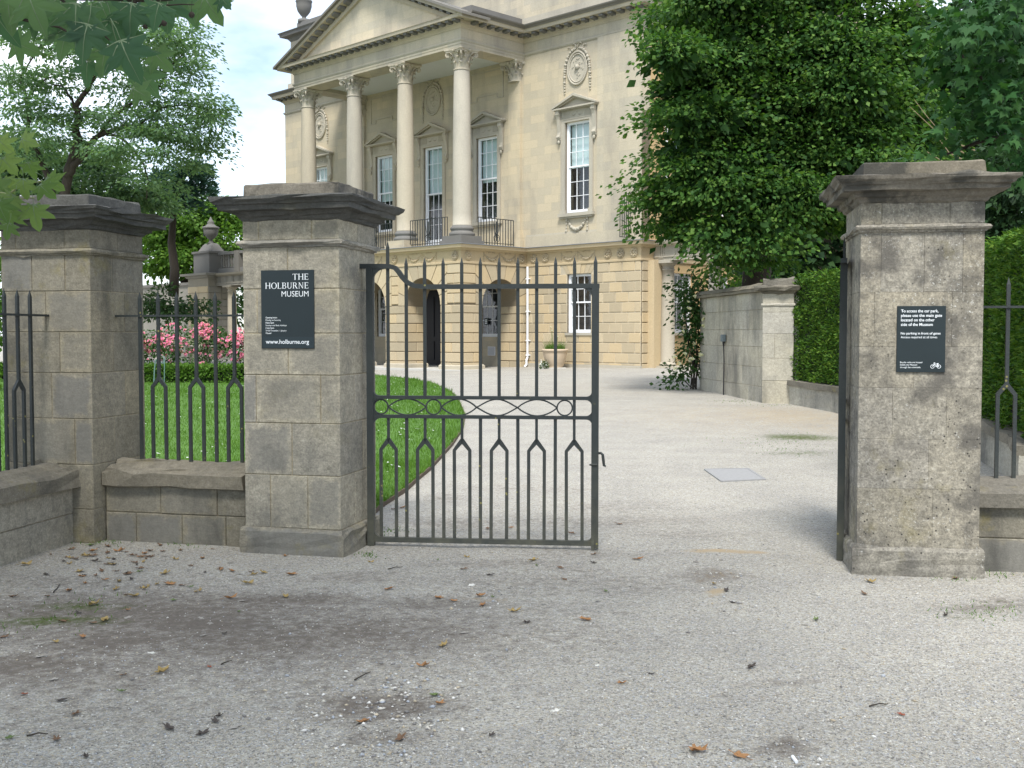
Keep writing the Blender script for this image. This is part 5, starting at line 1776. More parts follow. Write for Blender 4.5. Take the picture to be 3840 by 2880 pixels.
obj('coping', worn(MB().box(-.05, WL, -.10, .50, 2.43, 2.50).frus((-.05, WL, -.12, .52), (-.05, WL, -.02, .42), 2.50, 2.60), .004, 9, 3), M['coping'], sw_)
ep = thing('wall_pier', 'pale stone end pier with projecting cap between wall and hedge', 'pier', (5.36, 24.0, .12), radians(-24))
obj('core', MB().box(.01, .65, .01, .64, -.3, 2.4), M['mortar'], ep)
for z0, z1, s in ((-.1, .52, 0), (.52, 1.0, 0), (1.0, 1.52, .4), (1.52, 1.98, 0), (1.98, 2.12, 0), (2.17, 2.38, 0)):
    for a, c in (((0, .66),) if not s else ((0, .66 * s), (.66 * s, .66))):
        obj('stone', chbox(c - a - .004, .65, z1 - z0 - .005, .006), M['gwall'], ep, ((a + c) / 2, 0, z0))
obj('astragal', worn(rect_lathe(0, .66, 0, .65, [(-.01, 2.11), (.02, 2.115), (.03, 2.14), (.02, 2.165), (-.01, 2.17)]), .002, 4, 2), M['gwall'], ep)
obj('cap', worn(rect_lathe(0, .66, 0, .65, [(0, 2.37), (.04, 2.39), (.05, 2.43), (.12, 2.44), (.16, 2.50), (.16, 2.53), (0, 2.55)]), .006, 5, 5), M['coping'], ep)
obj('cap_block', worn(rect_lathe(.0, .66, 0, .65, [(-.01, 2.54), (-.01, 2.68), (-.03, 2.70)]), .005, 4, 6), M['coping'], ep)
eb_ = thing('junction_box', 'small grey electrical box with black cable on the pale wall', 'junction box', (0, 0, 0))
s0 = WF + wdir * (1 - 2.72 / WL)
eb_.location = (s0.x - .012, s0.y, 1.47)
eb_.rotation_euler[2] = atan2(wdir.y, wdir.x)
obj('box', chbox(.17, .09, .17, .01), M['plastic'], eb_, (0, -.095, -.02))
obj('cable', MB().tube([(0, -.04, -.02), (0, -.035, -.15), (.02, -.03, -.5), (.0, -.03, -1.3)], [.035, .016, .016, .016], 8), M['cable'], eb_)

def hedge(name, label, path, th, z0, z1, mat, L, W, dens, seed, zwob=.06):
    """clipped hedge along a path (its visible side), dark inside, leaves all over its surface"""
    rng = np.random.default_rng(seed)
    t = thing(name, label, 'hedge', (path[0][0], path[0][1], 0))
    P = [Vector((*p, 0)) for p in path]
    off = Vector(t.location)
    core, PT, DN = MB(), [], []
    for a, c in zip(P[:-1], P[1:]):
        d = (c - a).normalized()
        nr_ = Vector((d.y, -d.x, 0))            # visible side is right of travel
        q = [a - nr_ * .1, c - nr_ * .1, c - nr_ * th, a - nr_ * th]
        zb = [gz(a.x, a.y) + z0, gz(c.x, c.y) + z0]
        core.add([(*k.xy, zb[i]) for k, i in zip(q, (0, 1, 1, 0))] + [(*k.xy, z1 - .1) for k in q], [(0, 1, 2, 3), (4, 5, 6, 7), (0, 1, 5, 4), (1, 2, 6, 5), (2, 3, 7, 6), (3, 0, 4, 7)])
        ln = (c - a).length
        for face, area in (('f', ln * (z1 - z0)), ('t', ln * th), ('b', ln * (z1 - z0) * .35)):
            n = int(area * dens)
            u, v = rng.uniform(0, 1, n), rng.uniform(0, 1, n)
            base = np.array(a)[None] + np.array(c - a)[None] * u[:, None]
            wob = fbm(base[:, 0] * 1.0 + base[:, 1], v * 3.0, 1.6, seed) - .5
            if face == 'f':
                p = base + np.array([0, 0, 1.0]) * (z0 + gz(a.x, a.y) + v * (z1 - z0))[:, None] + np.array(nr_)[None] * (wob * .22 - rng.uniform(0, .10, n))[:, None]
                nn = np.array(nr_)[None] + np.array([0, 0, .35])
            elif face == 't':
                p = base - np.array(nr_)[None] * (v * th)[:, None] + np.array([0, 0, 1.0]) * (z1 + wob * zwob * 2 - rng.uniform(0, .08, n))[:, None]
                nn = np.array([[0, 0, 1.0]])
            else:
                p = base + np.array([0, 0, 1.0]) * (z0 + gz(a.x, a.y) + v * (z1 - z0))[:, None] - np.array(nr_)[None] * th
                nn = -np.array(nr_)[None]
            PT.append(p)
            DN.append(nn + rng.normal(size=(n, 3)) * .75)
    if True:                                    # close the two ends with leaves
        for e, s in ((0, -1), (-1, 1)):
            a = P[e]
            d = (P[1] - P[0]).normalized() if e == 0 else (P[-1] - P[-2]).normalized()
            nr_ = Vector((d.y, -d.x, 0))
            n = int(th * (z1 - z0) * dens)
            p = np.array(a)[None] - np.array(nr_)[None] * (rng.uniform(0, th, n))[:, None] + np.array([0, 0, 1.0]) * rng.uniform(z0 + gz(a.x, a.y), z1, n)[:, None] + np.array(d)[None] * s * .02
            PT.append(p)
            DN.append(np.array(d)[None] * s + rng.normal(size=(n, 3)) * .7)
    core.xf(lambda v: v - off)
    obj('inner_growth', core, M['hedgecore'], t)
    obj('foliage', leafcloud('foliage', np.concatenate(PT) - np.array(off), np.concatenate(DN), L, W, rng, mat), None, t)
    return t
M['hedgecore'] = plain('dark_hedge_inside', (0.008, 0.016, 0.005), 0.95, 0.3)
HP = [(5.98, 23.75), (6.30, 21.5), (6.42, 18.5), (6.25, 15.2), (5.62, 12.3), (5.2, 11.2)]
hedge('yew_hedge', 'tall clipped green yew hedge right of the drive, behind the notice pier', [p for p in HP], 1.3, .50, 2.74, M['leaf_yew'], .075, .028, 1500, 3)
pw = thing('plinth_wall', 'low stone plinth wall at the foot of the yew hedge', 'wall', (HP[0][0], HP[0][1], 0))
ct, cc = MB(), MB()
for a, c in zip(HP[:-1], HP[1:]):
    a_, c_ = Vector((*a, 0)), Vector((*c, 0))
    d = (c_ - a_).normalized()
    nr_ = Vector((d.y, -d.x, 0))
    for bb, o0, o1, z0, z1 in ((ct, .10, -.3, -.3, .40), (cc, .15, -.3, .40, .50)):
        q = [a_ + nr_ * o0, c_ + nr_ * o0, c_ + nr_ * o1, a_ + nr_ * o1]
        g0 = [gz(k.x, k.y) for k in q]
        bb.add([(k.x, k.y, g + z0) for k, g in zip(q, g0)] + [(k.x, k.y, g + z1) for k, g in zip(q, g0)], [(0, 3, 2, 1), (4, 5, 6, 7), (0, 1, 5, 4), (1, 2, 6, 5), (2, 3, 7, 6), (3, 0, 4, 7)])
for bb in (ct, cc):
    bb.xf(lambda v: v - Vector(pw.location))
obj('wall_face', worn(ct, .004, 5, 8), M['gwall'], pw)
obj('coping', worn(cc, .004, 5, 9), M['coping'], pw)

# climbing rose on the wall end, shrubs over the wall
def stems(b, foot, tips, r=.018):
    for q in tips:
        m_ = foot.lerp(q, .5) + Vector((RNG.uniform(-.15, .15), RNG.uniform(-.1, .1), .15))
        limb(b, [foot + Vector((RNG.uniform(-.08, .08), RNG.uniform(-.05, .05), 0)), m_, q], r, r * .35, 5)

def blossom(r, n=9):
    """loose rose of cupped petals"""
    b = MB()
    for k in range(n):
        a, tl = 2 * pi * k / n * 2.4, .35 + .65 * k / n
        d = Vector((cos(a), sin(a), 0))
        s = Vector((-sin(a), cos(a), 0))
        h = Vector((0, 0, 1))
        o = d * r * .1 * tl
        b.add([o, o + d * r * .5 * tl + s * r * .5 + h * r * .45, o + d * r * tl + h * r * (.9 - .8 * tl), o + d * r * .5 * tl - s * r * .5 + h * r * .45], [(0, 1, 2, 3)])
    return b.mesh('blossom')

def rosebush(label, name, blobs, foot, tips, flowers, fl_mat, leafm, fr, seed, L=.055, per=34, cs=.16, group=None, fcount=0):
    rng = np.random.default_rng(seed)
    t = thing(name, label, 'rose bush', foot, 0, group)
    off = Vector(foot)
    b = MB()
    stems(b, off.copy(), tips)
    b.xf(lambda v: v - off)
    obj('stems', b, M['bark'], t)
    P, D = clumps(blobs, rng, cs, per, .6, .45, .3, 1.65)
    obj('foliage', leafcloud('foliage', P - np.array(off), D, L, L * .65, rng, leafm), None, t)
    bl = [blossom(fr, 7) for _ in range(3)]
    for k in bl:
        k.materials.append(fl_mat)
    pts = [Vector(f) for f in flowers]
    if fcount:
        for i in range(fcount):
            c, r = blobs[rng.integers(0, len(blobs))]
            q = ellip(rng, 1, .12)[0]
            q[1] = -abs(q[1]) * .9
            q[2] = abs(q[2]) if rng.uniform() < .8 else q[2]
            pts.append(Vector(c) + Vector((q[0] * r[0], q[1] * r[1], q[2] * r[2])) * 1.06)
    for i, p in enumerate(pts):
        o = obj('blossom', bl[i % 3], None, t, p - off)
        s = RNG.uniform(.75, 1.3)
        o.scale = (s, s, s)
        o.rotation_euler = (radians(RNG.uniform(20, 80)), RNG.uniform(-.5, .5), RNG.uniform(-.8, .8))
    return t
Yr = 29.2
foot = og(2600, 1470)
foot.y, foot.x = 29.1, foot.x * 29.1 / foot.y
foot.z = gz(foot.x, foot.y)
rb = [oblob(*a, Yr, rd=.4) for a in ((1497, 625, 32, 24), (1480, 650, 28, 25), (1512, 670, 30, 30), (1500, 705, 25, 30), (1535, 690, 18, 16), (1490, 745, 22, 22), (1500, 775, 32, 20), (1470, 800, 24, 14), (1455, 825, 16, 10), (1530, 660, 14, 14), (1470, 610, 14, 12), (1515, 605, 14, 10))]
fl_px = [(2640, 1199), (2639, 1224), (2580, 1134), (2585, 1161), (2605, 1113), (2654, 1183), (2568, 1329), (2626, 1333), (2593, 1351), (2646, 1358), (2545, 1365), (2560, 1245), (2530, 1340), (2533, 1383), (2600, 1290)]
rosebush('climbing rose with cream blooms at the end of the pale wall', 'climbing_rose', rb, foot, [Vector(c) for c, r in rb], [at(x, y, Yr - .55) for x, y in fl_px], M['petal_cream'], M['leaf_rose'], .085, 9, L=.12, per=44, cs=.2)
tree('garden_shrub', 'leafy green shrub showing over the pale wall coping', 'shrub', [oblob(*a, 30.5, rd=.5) for a in ((1560, 605, 30, 14), (1605, 600, 35, 16), (1640, 600, 25, 14), (1540, 590, 20, 20), (1680, 590, 18, 14))],
     [(oline([(1600, 800), (1600, 640), (1605, 605)], 30.8), .05, .02)], M['leaf_bright'], .22, 22, .15, .08, .5, .5, 1.2, seed=13)

# ------------------------------------------------------------ trees on the left
ft = [oblob(*a, 50, rd=3.0) for a in ((300, 60, 120, 24), (180, 90, 90, 24), (70, 90, 60, 24), (230, 130, 80, 22), (350, 110, 70, 24), (395, 95, 45, 22), (400, 150, 60, 22), (330, 165, 60, 20), (130, 175, 80, 24), (30, 170, 40, 30), (260, 200, 70, 22), (430, 225, 48, 20), (370, 215, 60, 22),
                                        (60, 235, 60, 24), (150, 240, 50, 20), (320, 255, 70, 20), (455, 265, 30, 18), (410, 290, 60, 20), (250, 265, 60, 20), (100, 290, 70, 24), (350, 300, 70, 20), (440, 320, 30, 12), (300, 330, 60, 18), (380, 345, 50, 18), (40, 320, 50, 26), (210, 320, 50, 20), (345, 395, 25, 14), (190, 40, 60, 24), (110, 30, 60, 24), (400, 60, 30, 14), (300, 15, 70, 18))]
def cl(pts, Y=50.3):
    return [at(x / 1.728, y / 1.728, Y) for x, y in pts]
lf = cl([(420, 1560), (425, 1250), (440, 1100), (490, 980), (510, 860), (515, 760), (490, 690), (545, 600), (590, 480), (600, 370), (640, 200), (690, 60)])
lf[0].z = gz(lf[0].x, 50) - .2
tree('locust_tree', 'tall open feathery tree with dark twisting limbs at the upper left', 'tree', ft,
     [(lf, .25, .04)] + [(cl(p, 50.3), r * .6, .025) for p, r in (([(430, 1150), (500, 1050), (570, 970), (640, 880), (760, 830), (900, 810), (1050, 850), (1250, 800)], .30), ([(640, 880), (720, 760), (830, 680), (940, 630), (1010, 590), (1060, 500), (1100, 430), (1200, 330)], .16),
        ([(690, 875), (770, 880), (860, 960), (930, 1060), (960, 1180), (950, 1290)], .12), ([(510, 800), (470, 640), (400, 560), (330, 540), (250, 555)], .12), ([(545, 600), (640, 470), (720, 410), (860, 300)], .13), ([(590, 450), (540, 300), (470, 180), (420, 40)], .10),
        ([(600, 390), (700, 240), (800, 120)], .07), ([(380, 1500), (330, 1200), (250, 1000), (190, 850), (180, 640), (145, 540), (150, 430), (120, 250)], .26), ([(180, 640), (240, 560), (300, 510), (420, 480)], .10), ([(160, 470), (230, 330), (330, 230)], .07), ([(900, 810), (1050, 700), (1200, 680), (1380, 720)], .09), ([(330, 240), (400, 300), (450, 380)], .03), ([(1050, 850), (1200, 880), (1350, 930)], .06))],
     M['leaf_far'], .50, 95, .21, .10, .26, .35, 2.1, seed=41, bark=M['bark'])
tree('dark_tree', 'dense blue-green tree low behind the corner pier', 'tree', [oblob(*a, 57, rd=2.5) for a in ((70, 360, 90, 50), (170, 380, 80, 45), (40, 430, 70, 50), (250, 400, 70, 40), (120, 420, 90, 40), (210, 350, 40, 25), (10, 340, 40, 60), (300, 420, 50, 30), (330, 430, 30, 25), (60, 300, 50, 30))],
     [(oline([(120, 640), (118, 480), (110, 350)], 58), .4, .1)], M['leaf_mid'], .55, 70, .28, .17, .4, .4, 2.2, seed=44)
tree('cedar_tree', 'blue-green conifer with upswept sprays left of the museum', 'tree', [oblob(*a, 62, rd=1.6) for a in ((410, 375, 22, 10), (425, 360, 10, 12), (400, 400, 32, 12), (420, 415, 26, 12), (380, 420, 36, 14), (365, 390, 14, 12), (350, 430, 34, 14), (345, 400, 10, 22), (432, 385, 10, 12), (390, 440, 44, 12))],
     [(oline([(375, 640), (375, 470), (378, 380)], 62.5), .3, .06)], M['leaf_conifer'], .42, 50, .42, .12, .35, -.7, 2.6, seed=46)
tree('sycamore_tree', 'bright green leafy tree behind the distant urn', 'tree', [oblob(*a, 74, rd=3.0) for a in ((390, 450, 70, 30), (350, 480, 36, 40), (400, 500, 60, 40), (450, 470, 50, 45), (490, 520, 36, 50), (380, 545, 60, 40), (340, 560, 36, 40), (430, 560, 60, 40), (500, 470, 25, 30), (330, 520, 26, 30))],
     [(oline([(400, 680), (402, 560), (400, 440)], 75), .4, .1)], M['leaf_bright'], .62, 70, .32, .22, .42, .4, 2.2, seed=48)
tree('garden_tree', 'dark leafy tree seen through the far colonnade', 'tree', [oblob(*a, 76, rd=2.5) for a in ((500, 640, 30, 60), (470, 650, 40, 50))],
     [(oline([(490, 720), (490, 640)], 76), .3, .1)], M['leaf_rose'], .6, 40, .36, .22, .5, .4, 1.3, seed=50)
tree('ivy_bush', 'dark ivy-like climber spreading over the garden wall', 'climber', [oblob(*a, 56, rd=1.0) for a in ((345, 640, 34, 22), (385, 650, 40, 28), (420, 660, 28, 22), (350, 670, 34, 24), (400, 680, 40, 18), (445, 668, 12, 8), (325, 660, 14, 30))],
     [(oline([(385, 770), (385, 700), (385, 650)], 56.4), .1, .03)], M['ivy'], .36, 40, .22, .14, .5, .4, 1.3, seed=52)
tree('garden_shrub', 'bright shrub beyond the railing at the far left edge', 'shrub', [oblob(*a, 30, rd=.8) for a in ((2, 590, 16, 40), (-10, 660, 26, 40), (4, 540, 12, 24), (-30, 600, 30, 80), (0, 720, 20, 36), (-30, 760, 40, 50), (6, 650, 10, 50))],
     [(oline([(-10, 800), (-10, 680), (-5, 600)], 30.2), .06, .02)], M['leaf_bright'], .24, 36, .16, .10, .5, .4, 1.3, seed=54)

# box hedge and pink roses across the lawn
hedge('box_hedge', 'low clipped box hedge across the far side of the lawn', [(-24, 38.5), (-15, 35.6), (-7.6, 34.4)], .9, .0, .62, M['leaf_box'], .10, .06, 900, 6, .04)
ROSES = [(-15.8, 39.6, .95), (-12.6, 38.3, 1.0), (-11.35, 37.8, 1.05), (-10.25, 37.5, 1.0), (-9.1, 37.2, 1.08), (-8.0, 37.0, 1.0), (-17.4, 40.2, 1.0)]
RL = ['pink rose bush at the far left edge of the rose bed', 'pink rose bush just right of the corner pier', 'full pink rose bush behind the third railing bar', 'tall pink rose bush in the middle of the rose bed', 'pink and peach rose bush before the far colonnade pier',
      'pink rose bush partly hidden by the sign pier', 'outermost pink rose bush beyond the corner pier']
for i, (x, y, s) in enumerate(ROSES):
    f = Vector((x, y, gz(x, y)))
    bl = [(f + Vector((RNG.uniform(-.45, .45), RNG.uniform(-.3, .3), RNG.uniform(1.0, 1.55))) * 1.0, (.45 * s, .4, .38 * s)) for _ in range(4)] + [(f + Vector((0, 0, .75)), (.6 * s, .45, .35))]
    rosebush(RL[i], 'rose_bush', bl, f, [Vector(c) for c, r in bl], [], M['petal_pink'], M['leaf_rose'], .08, 60 + i, L=.10, per=26, cs=.22, group='pink roses in the bed', fcount=95)
sp_ = thing('stone_pedestal', 'pale stone pedestal among the pink roses', 'pedestal', (-10.75, 38.6, gz(-10.7, 38.6)))
obj('shaft', rect_lathe(-.3, .3, -.3, .3, [(.15, 0), (.15, .18), (0, .26), (0, .95), (.1, 1.02), (.1, 1.12), (-.05, 1.16)]), M['gwall'], sp_)
gb2 = thing('plant_support', 'small verdigris iron scroll support at the hedge', 'plant support', (-10.95, 34.2, gz(-11, 34.2)))
obj('scroll', MB().tube([(0, .0, 0), (.02, .02, .45), (.05, .03, .72), (.2, .03, .92), (.34, .03, .84), (.30, .02, .66), (.20, .02, .70)], .02, 6), M['verdigris'], gb2)
obj('stake', MB().tube([(.32, 0, 0), (.34, .0, .84)], .016, 6), M['verdigris'], gb2)

# planter by the museum wall, manhole plate
pz = gz(1.70, 44.3)
pt = thing('stone_planter', 'large pale round planter in front of the museum wall', 'planter', (1.70, 44.3, pz))
obj('pot', MB().lathe([(.30, 0), (.32, .03), (.30, .05), (.34, .10), (.42, .34), (.475, .56), (.49, .66), (.53, .68), (.535, .74), (.50, .76), (.46, .74), (.45, .64)], 36), M['terracotta'], pt, smooth=True)
obj('base_slab', MB().box(-.42, .42, -.42, .42, -.05, .03), M['paving'], pt)
obj('soil', MB().lathe([(.455, .66), (.455, .69)], 24), M['soil'], pt)
pp = thing('potted_plant', 'tufted green plant with a white flower in the planter', 'plant', (1.70, 44.3, pz + .69))
n = 700
a, r = NPR.uniform(0, 2 * pi, n), .42 * np.sqrt(NPR.uniform(0, 1, n))
obj('foliage', blades('foliage', np.stack([r * np.cos(a), r * np.sin(a), np.zeros(n)], 1), NPR.uniform(.12, .42, n) * (1 + (NPR.uniform(0, 1, n) > .93)), np.full(n, .014), NPR, M['leaf_bright'], .35), None, pp)
for x, z in ((-.17, .92), (-.12, .78), (.1, .55)):
    obj('flower', blossom(.06, 7), M['petal_white'], pp, (x, -.1, z))
    obj('stem', MB().tube([(x * .5, -.05, 0), (x, -.1, z)], .006, 5), M['leaf_bright'], pp)
tp = thing('trailing_plant', 'small white-flowered plant at the foot of the planter', 'plant', (1.25, 43.9, gz(1.25, 43.9)))
P, D = clumps([(Vector((0, 0, .14)), (.16, .14, .14))], NPR, .06, 30, .8, .4, .2, 2.0)
obj('foliage', leafcloud('foliage', P, D, .05, .03, NPR, M['leaf_rose']), None, tp)
P, D = clumps([(Vector((0, -.05, .17)), (.15, .12, .13))], NPR, .06, 6, .8, .2, .0, 2.0)
obj('flowers', leafcloud('flowers', P, D, .06, .05, NPR, M['petal_white']), None, tp)
pl4 = [og(x, y) for x, y in ((2644, 1762), (2708, 1807), (2868, 1800), (2804, 1759))]
mh = thing('manhole_cover', 'flat pale metal access cover set in the gravel drive', 'manhole cover', tuple(pl4[0]))
b = MB().add([(*(p - pl4[0]).xy, .003) for p in pl4] + [(*(p - pl4[0]).xy, .010 + p.z - pl4[0].z) for p in pl4], [(0, 1, 2, 3), (4, 5, 6, 7), (0, 1, 5, 4), (1, 2, 6, 5), (2, 3, 7, 6), (3, 0, 4, 7)])
obj('plate', b, M['steel'], mh)
cen = sum((p for p in pl4), Vector()) / 4
fr_ = MB()
for p, q in zip(pl4, pl4[1:] + pl4[:1]):
    fr_.bar(p - pl4[0] + Vector((0, 0, .006)), q - pl4[0] + Vector((0, 0, .006)), .03, .016)
obj('frame', fr_, M['steel'], mh)
# weeds along the wall feet
wb = MB()
wp, wd_ = [], []
for px, py, n, s in ((300, 2035, 60, .10), (440, 2033, 60, .09), (700, 2040, 40, .12), (1380, 2080, 60, .06), (1395, 2010, 60, .08), (3560, 2165, 50, .08), (3700, 2150, 60, .10), (3640, 2300, 60, .12), (3720, 2280, 50, .1), (200, 2310, 50, .22), (300, 2260, 45, .16), (90, 2350, 30, .15), (1480, 1990, 60, .10), (2960, 1650, 120, .5), (3000, 1690, 90, .4), (2330, 1374, 60, .15), (1470, 1374, 60, .15), (2750, 1505, 80, .3), (2900, 1520, 60, .3)):
    q = og(px, py)
    for _ in range(n):
        x, y = q.x + RNG.gauss(0, s), q.y + RNG.gauss(0, s)
        wp.append((x, y, gzn(x, y)))
wp = np.array(wp)
tag(obj('weeds', blades('weeds', wp, NPR.uniform(.008, .028, len(wp)), np.full(len(wp), .005) + wp[:, 1] * .0003, NPR, M['grass'], .6)), 'small grass tufts and moss along wall feet and in the gravel', 'weeds', kind='stuff')

# ------------------------------------------------------------ plane branch hanging in from the upper left
def leafmat_obj(name, cols, trans):
    m = leafmat(name, cols, trans)
    nt = m.node_tree
    r = [n for n in nt.nodes if n.type == 'VALTORGB'][0]
    oi = nt.nodes.new('ShaderNodeObjectInfo')
    for l in list(r.inputs[0].links):
        nt.links.remove(l)
    lk(nt, oi.outputs['Random'], r.inputs[0])
    return m
M['plane1'] = leafmat_obj('plane_leaf', [(0.060, 0.125, 0.085), (0.085, 0.155, 0.095), (0.115, 0.19, 0.10)], .5)

M['vein'] = plain('pale_leaf_vein', (0.15, 0.21, 0.12), 0.7, 0.1)
M['twig_green'] = plain('pale_green_twig', (0.20, 0.22, 0.10), 0.8, 0.2)
def planeleaf(seed):
    """palmate toothed leaf, base at origin, tip along +y, about 1 long"""
    r = random.Random(seed)
    out = []
    lobes = [(-62, .42, 20), (-28, .70, 17), (22, .86, 16), (90, 1.0, 18)]
    half = []
    for a, ln, wd in lobes:
        half.append((a, ln, wd))
    pts = [(0.0, 0.0)]
    seq = [(-80, .16), (-66, .30), (-52, .46), (-44, .34), (-30, .44), (-16, .72), (-8, .60), (6, .42), (14, .56), (22, .74), (30, .90), (38, .74), (48, .58), (56, .46), (64, .60), (74, .76), (82, .86), (90, 1.04)]
    for a, d in seq:
        d *= r.uniform(.93, 1.07)
        pts.append((d * cos(radians(a)) * .92, .22 + d * sin(radians(a)) * .80))
    left = [(-x * r.uniform(.92, 1.06), y) for x, y in pts[-2:0:-1]]
    ring = pts + left
    b = MB()
    k1, k2 = r.uniform(.15, .4), r.uniform(-.2, .3)
    c = (0, .3)
    f = lambda x, y: (x, y, -k1 * x * x - k2 * (y - .2) ** 2 + .04 * sin(9 * x + 5 * y))
    b.v = [f(*c)] + [f(*p) for p in ring]
    n = len(ring)
    b.f = [(0, i + 1, (i + 1) % n + 1) for i in range(n)]
    nf = len(b.f)
    for a, d in ((90, 1.0), (30, .86), (150, .86), (-16, .66), (196, .66)):        # pale veins, raised a little
        p0, p1 = Vector((0, .02)), Vector((d * cos(radians(a)) * .92, .22 + d * sin(radians(a)) * .80))
        nn = Vector((-(p1 - p0).y, (p1 - p0).x)).normalized()
        for k in range(4):
            q0, q1 = p0.lerp(p1, k / 4), p0.lerp(p1, (k + 1) / 4)
            w0, w1 = .016 * (1 - k / 5), .016 * (1 - (k + 1) / 5)
            lift = lambda q: Vector(f(q.x, q.y)) + Vector((0, 0, .012))
            b.add([lift(q0 - nn * w0), lift(q1 - nn * w1), lift(q1 + nn * w1), lift(q0 + nn * w0)], [(0, 1, 2, 3)])
    b.tube([(0, .02, 0), (0, -.25, -.03), (.02, -.5, .02)], .012, 4)
    m = b.mesh('leaf', True)
    m.polygons.foreach_set('material_index', [0] * nf + [1] * (len(m.polygons) - nf))
    return m
PLV = [planeleaf(s) for s in range(6)]
for m_ in PLV:
    m_.materials.append(M['plane1'])
    m_.materials.append(M['vein'])
M['plane2'] = leafmat_obj('pale_plane_leaf', [(0.085, 0.150, 0.055), (0.13, 0.20, 0.075), (0.19, 0.26, 0.105)], .4)  # lighter copy; light missing on the lower cluster is put into its colour
PLW = [m_.copy() for m_ in PLV]
for m_ in PLW:
    m_.materials[0] = M['plane2']
pb_ = thing('plane_tree', 'plane tree with large lobed leaves hanging in at upper left', 'tree', (-5.6, -1.6, 0))
o0 = Vector(pb_.location)
Yn = 4.2
for p, r0, r1, yy in (([(-300, -60), (-60, -20), (120, -10), (300, 0), (480, -15)], .016, .006, Yn), ([(-60, -20), (40, 40), (130, 60), (200, 90)], .008, .003, Yn), ([(120, -10), (190, 40), (240, 90)], .006, .003, Yn), ([(300, 0), (340, 10), (420, 10)], .005, .002, Yn),
                      ([(-200, 330), (-60, 400), (20, 420), (55, 395), (90, 392)], .010, .004, 6.2), ([(-60, 400), (10, 455), (40, 430), (75, 428)], .007, .003, 6.2)):
    b = MB()
    limb(b, oline(p, yy), r0, r1, 5)
    b.xf(lambda v: v - o0)
    obj('twig', b, M['twig_green'] if yy > 5 else M['bark'], pb_)
# the rest of the tree stands left of and behind the viewer, its canopy overhead
b = MB()
for p, r0, r1 in (([(0, 0, -.2), (.1, .1, 2.4), (.3, .3, 4.6), (.6, .2, 8.5)], .38, .12), ([(.15, .15, 3.2), (1.6, 1.6, 4.8), (3.4, 2.6, 6.0), (6.0, 3.2, 7.0)], .16, .05), ([(.2, .2, 3.8), (2.5, -.5, 5.6), (5.5, -1.6, 6.8), (8.5, -2.2, 7.6)], .17, .05), ([(.1, .1, 3.0), (.3, 2.0, 4.2), (.5, 4.4, 5.0)], .12, .04), ([(.3, .3, 4.6), (-1.0, 3.4, 6.2), (-1.6, 6.0, 7.2)], .12, .04)):
    limb(b, [Vector(q) for q in p], r0, r1, 9)
obj('trunk', b, M['bark'], pb_, smooth=True)
rng_ = np.random.default_rng(77)
cb_ = [(Vector(c), r) for c, r in (((1, 1, 7.4), (3.2, 3.2, 1.6)), ((4.5, 2.0, 7.6), (3.2, 3.0, 1.4)), ((5.5, -2, 7.6), (3.4, 3.0, 1.6)), ((0, -3, 7.6), (3.2, 3.0, 1.8)), ((9, -2.5, 8.2), (3.2, 3.0, 1.6)), ((-1.5, 5.5, 7.8), (3, 3, 1.6)), ((.5, 1, 9.4), (3.5, 3.5, 1.4)), ((2.2, 4.6, 7.2), (2.2, 2.2, 1.0)), ((4.8, 4.2, 8.2), (2.6, 2.4, 1.2)), ((-3, 2, 8.4), (2.6, 3.0, 1.6)))]
P_, D_ = clumps(cb_, rng_, .5, 34, .35, .4, .7, 2.3)
obj('crown', starcloud('crown', P_, D_, .20, rng_, M['leaf_plane']), None, pb_)
def hang(px, py, Y, size, ang, tilt, seed, V=None):
    o = obj('leaf', (V or PLV)[seed % 6], None, pb_, at(px * K, py * K, Y) - o0)
    s = size
    o.scale = (s, s, s)
    R = Matrix.Rotation(radians(ang), 4, 'Y') @ Matrix.Rotation(radians(tilt), 4, 'X')
    o.rotation_euler = R.to_euler()
    return o
# near top cluster (stem point px,py; ang = in-picture turn, 180 hangs straight down)
i = 0
for px, py, sz, ang, tilt in ((20, -15, .13, 190, 70), (60, -20, .14, 165, 80), (95, -15, .13, 200, 75), (-10, 30, .12, 150, 70), (130, -10, .12, 170, 100), (165, 5, .14, 185, 80), (215, 0, .13, 160, 75), (190, 50, .13, 195, 85), (240, 40, .14, 170, 80), (150, 60, .12, 200, 95),
                               (260, 85, .14, 160, 80), (230, 100, .12, 200, 70), (285, 5, .12, 190, 80), (330, -10, .13, 160, 75), (365, -10, .12, 185, 95), (400, -14, .12, 165, 80), (440, -10, .11, 150, 75), (475, -8, .06, 140, 85), (345, 5, .09, 200, 80), (60, 30, .10, 120, 60), (25, 90, .10, 110, 65), (300, 150, .11, 150, 70), (330, 110, .09, 140, 75), (285, 190, .08, 120, 50), (190, 130, .09, 190, 80), (120, 30, .12, 210, 70)):
    hang(px, py, Yn + RNG.uniform(-.25, .35), sz * 1.1, ang, tilt, i)
    i += 1
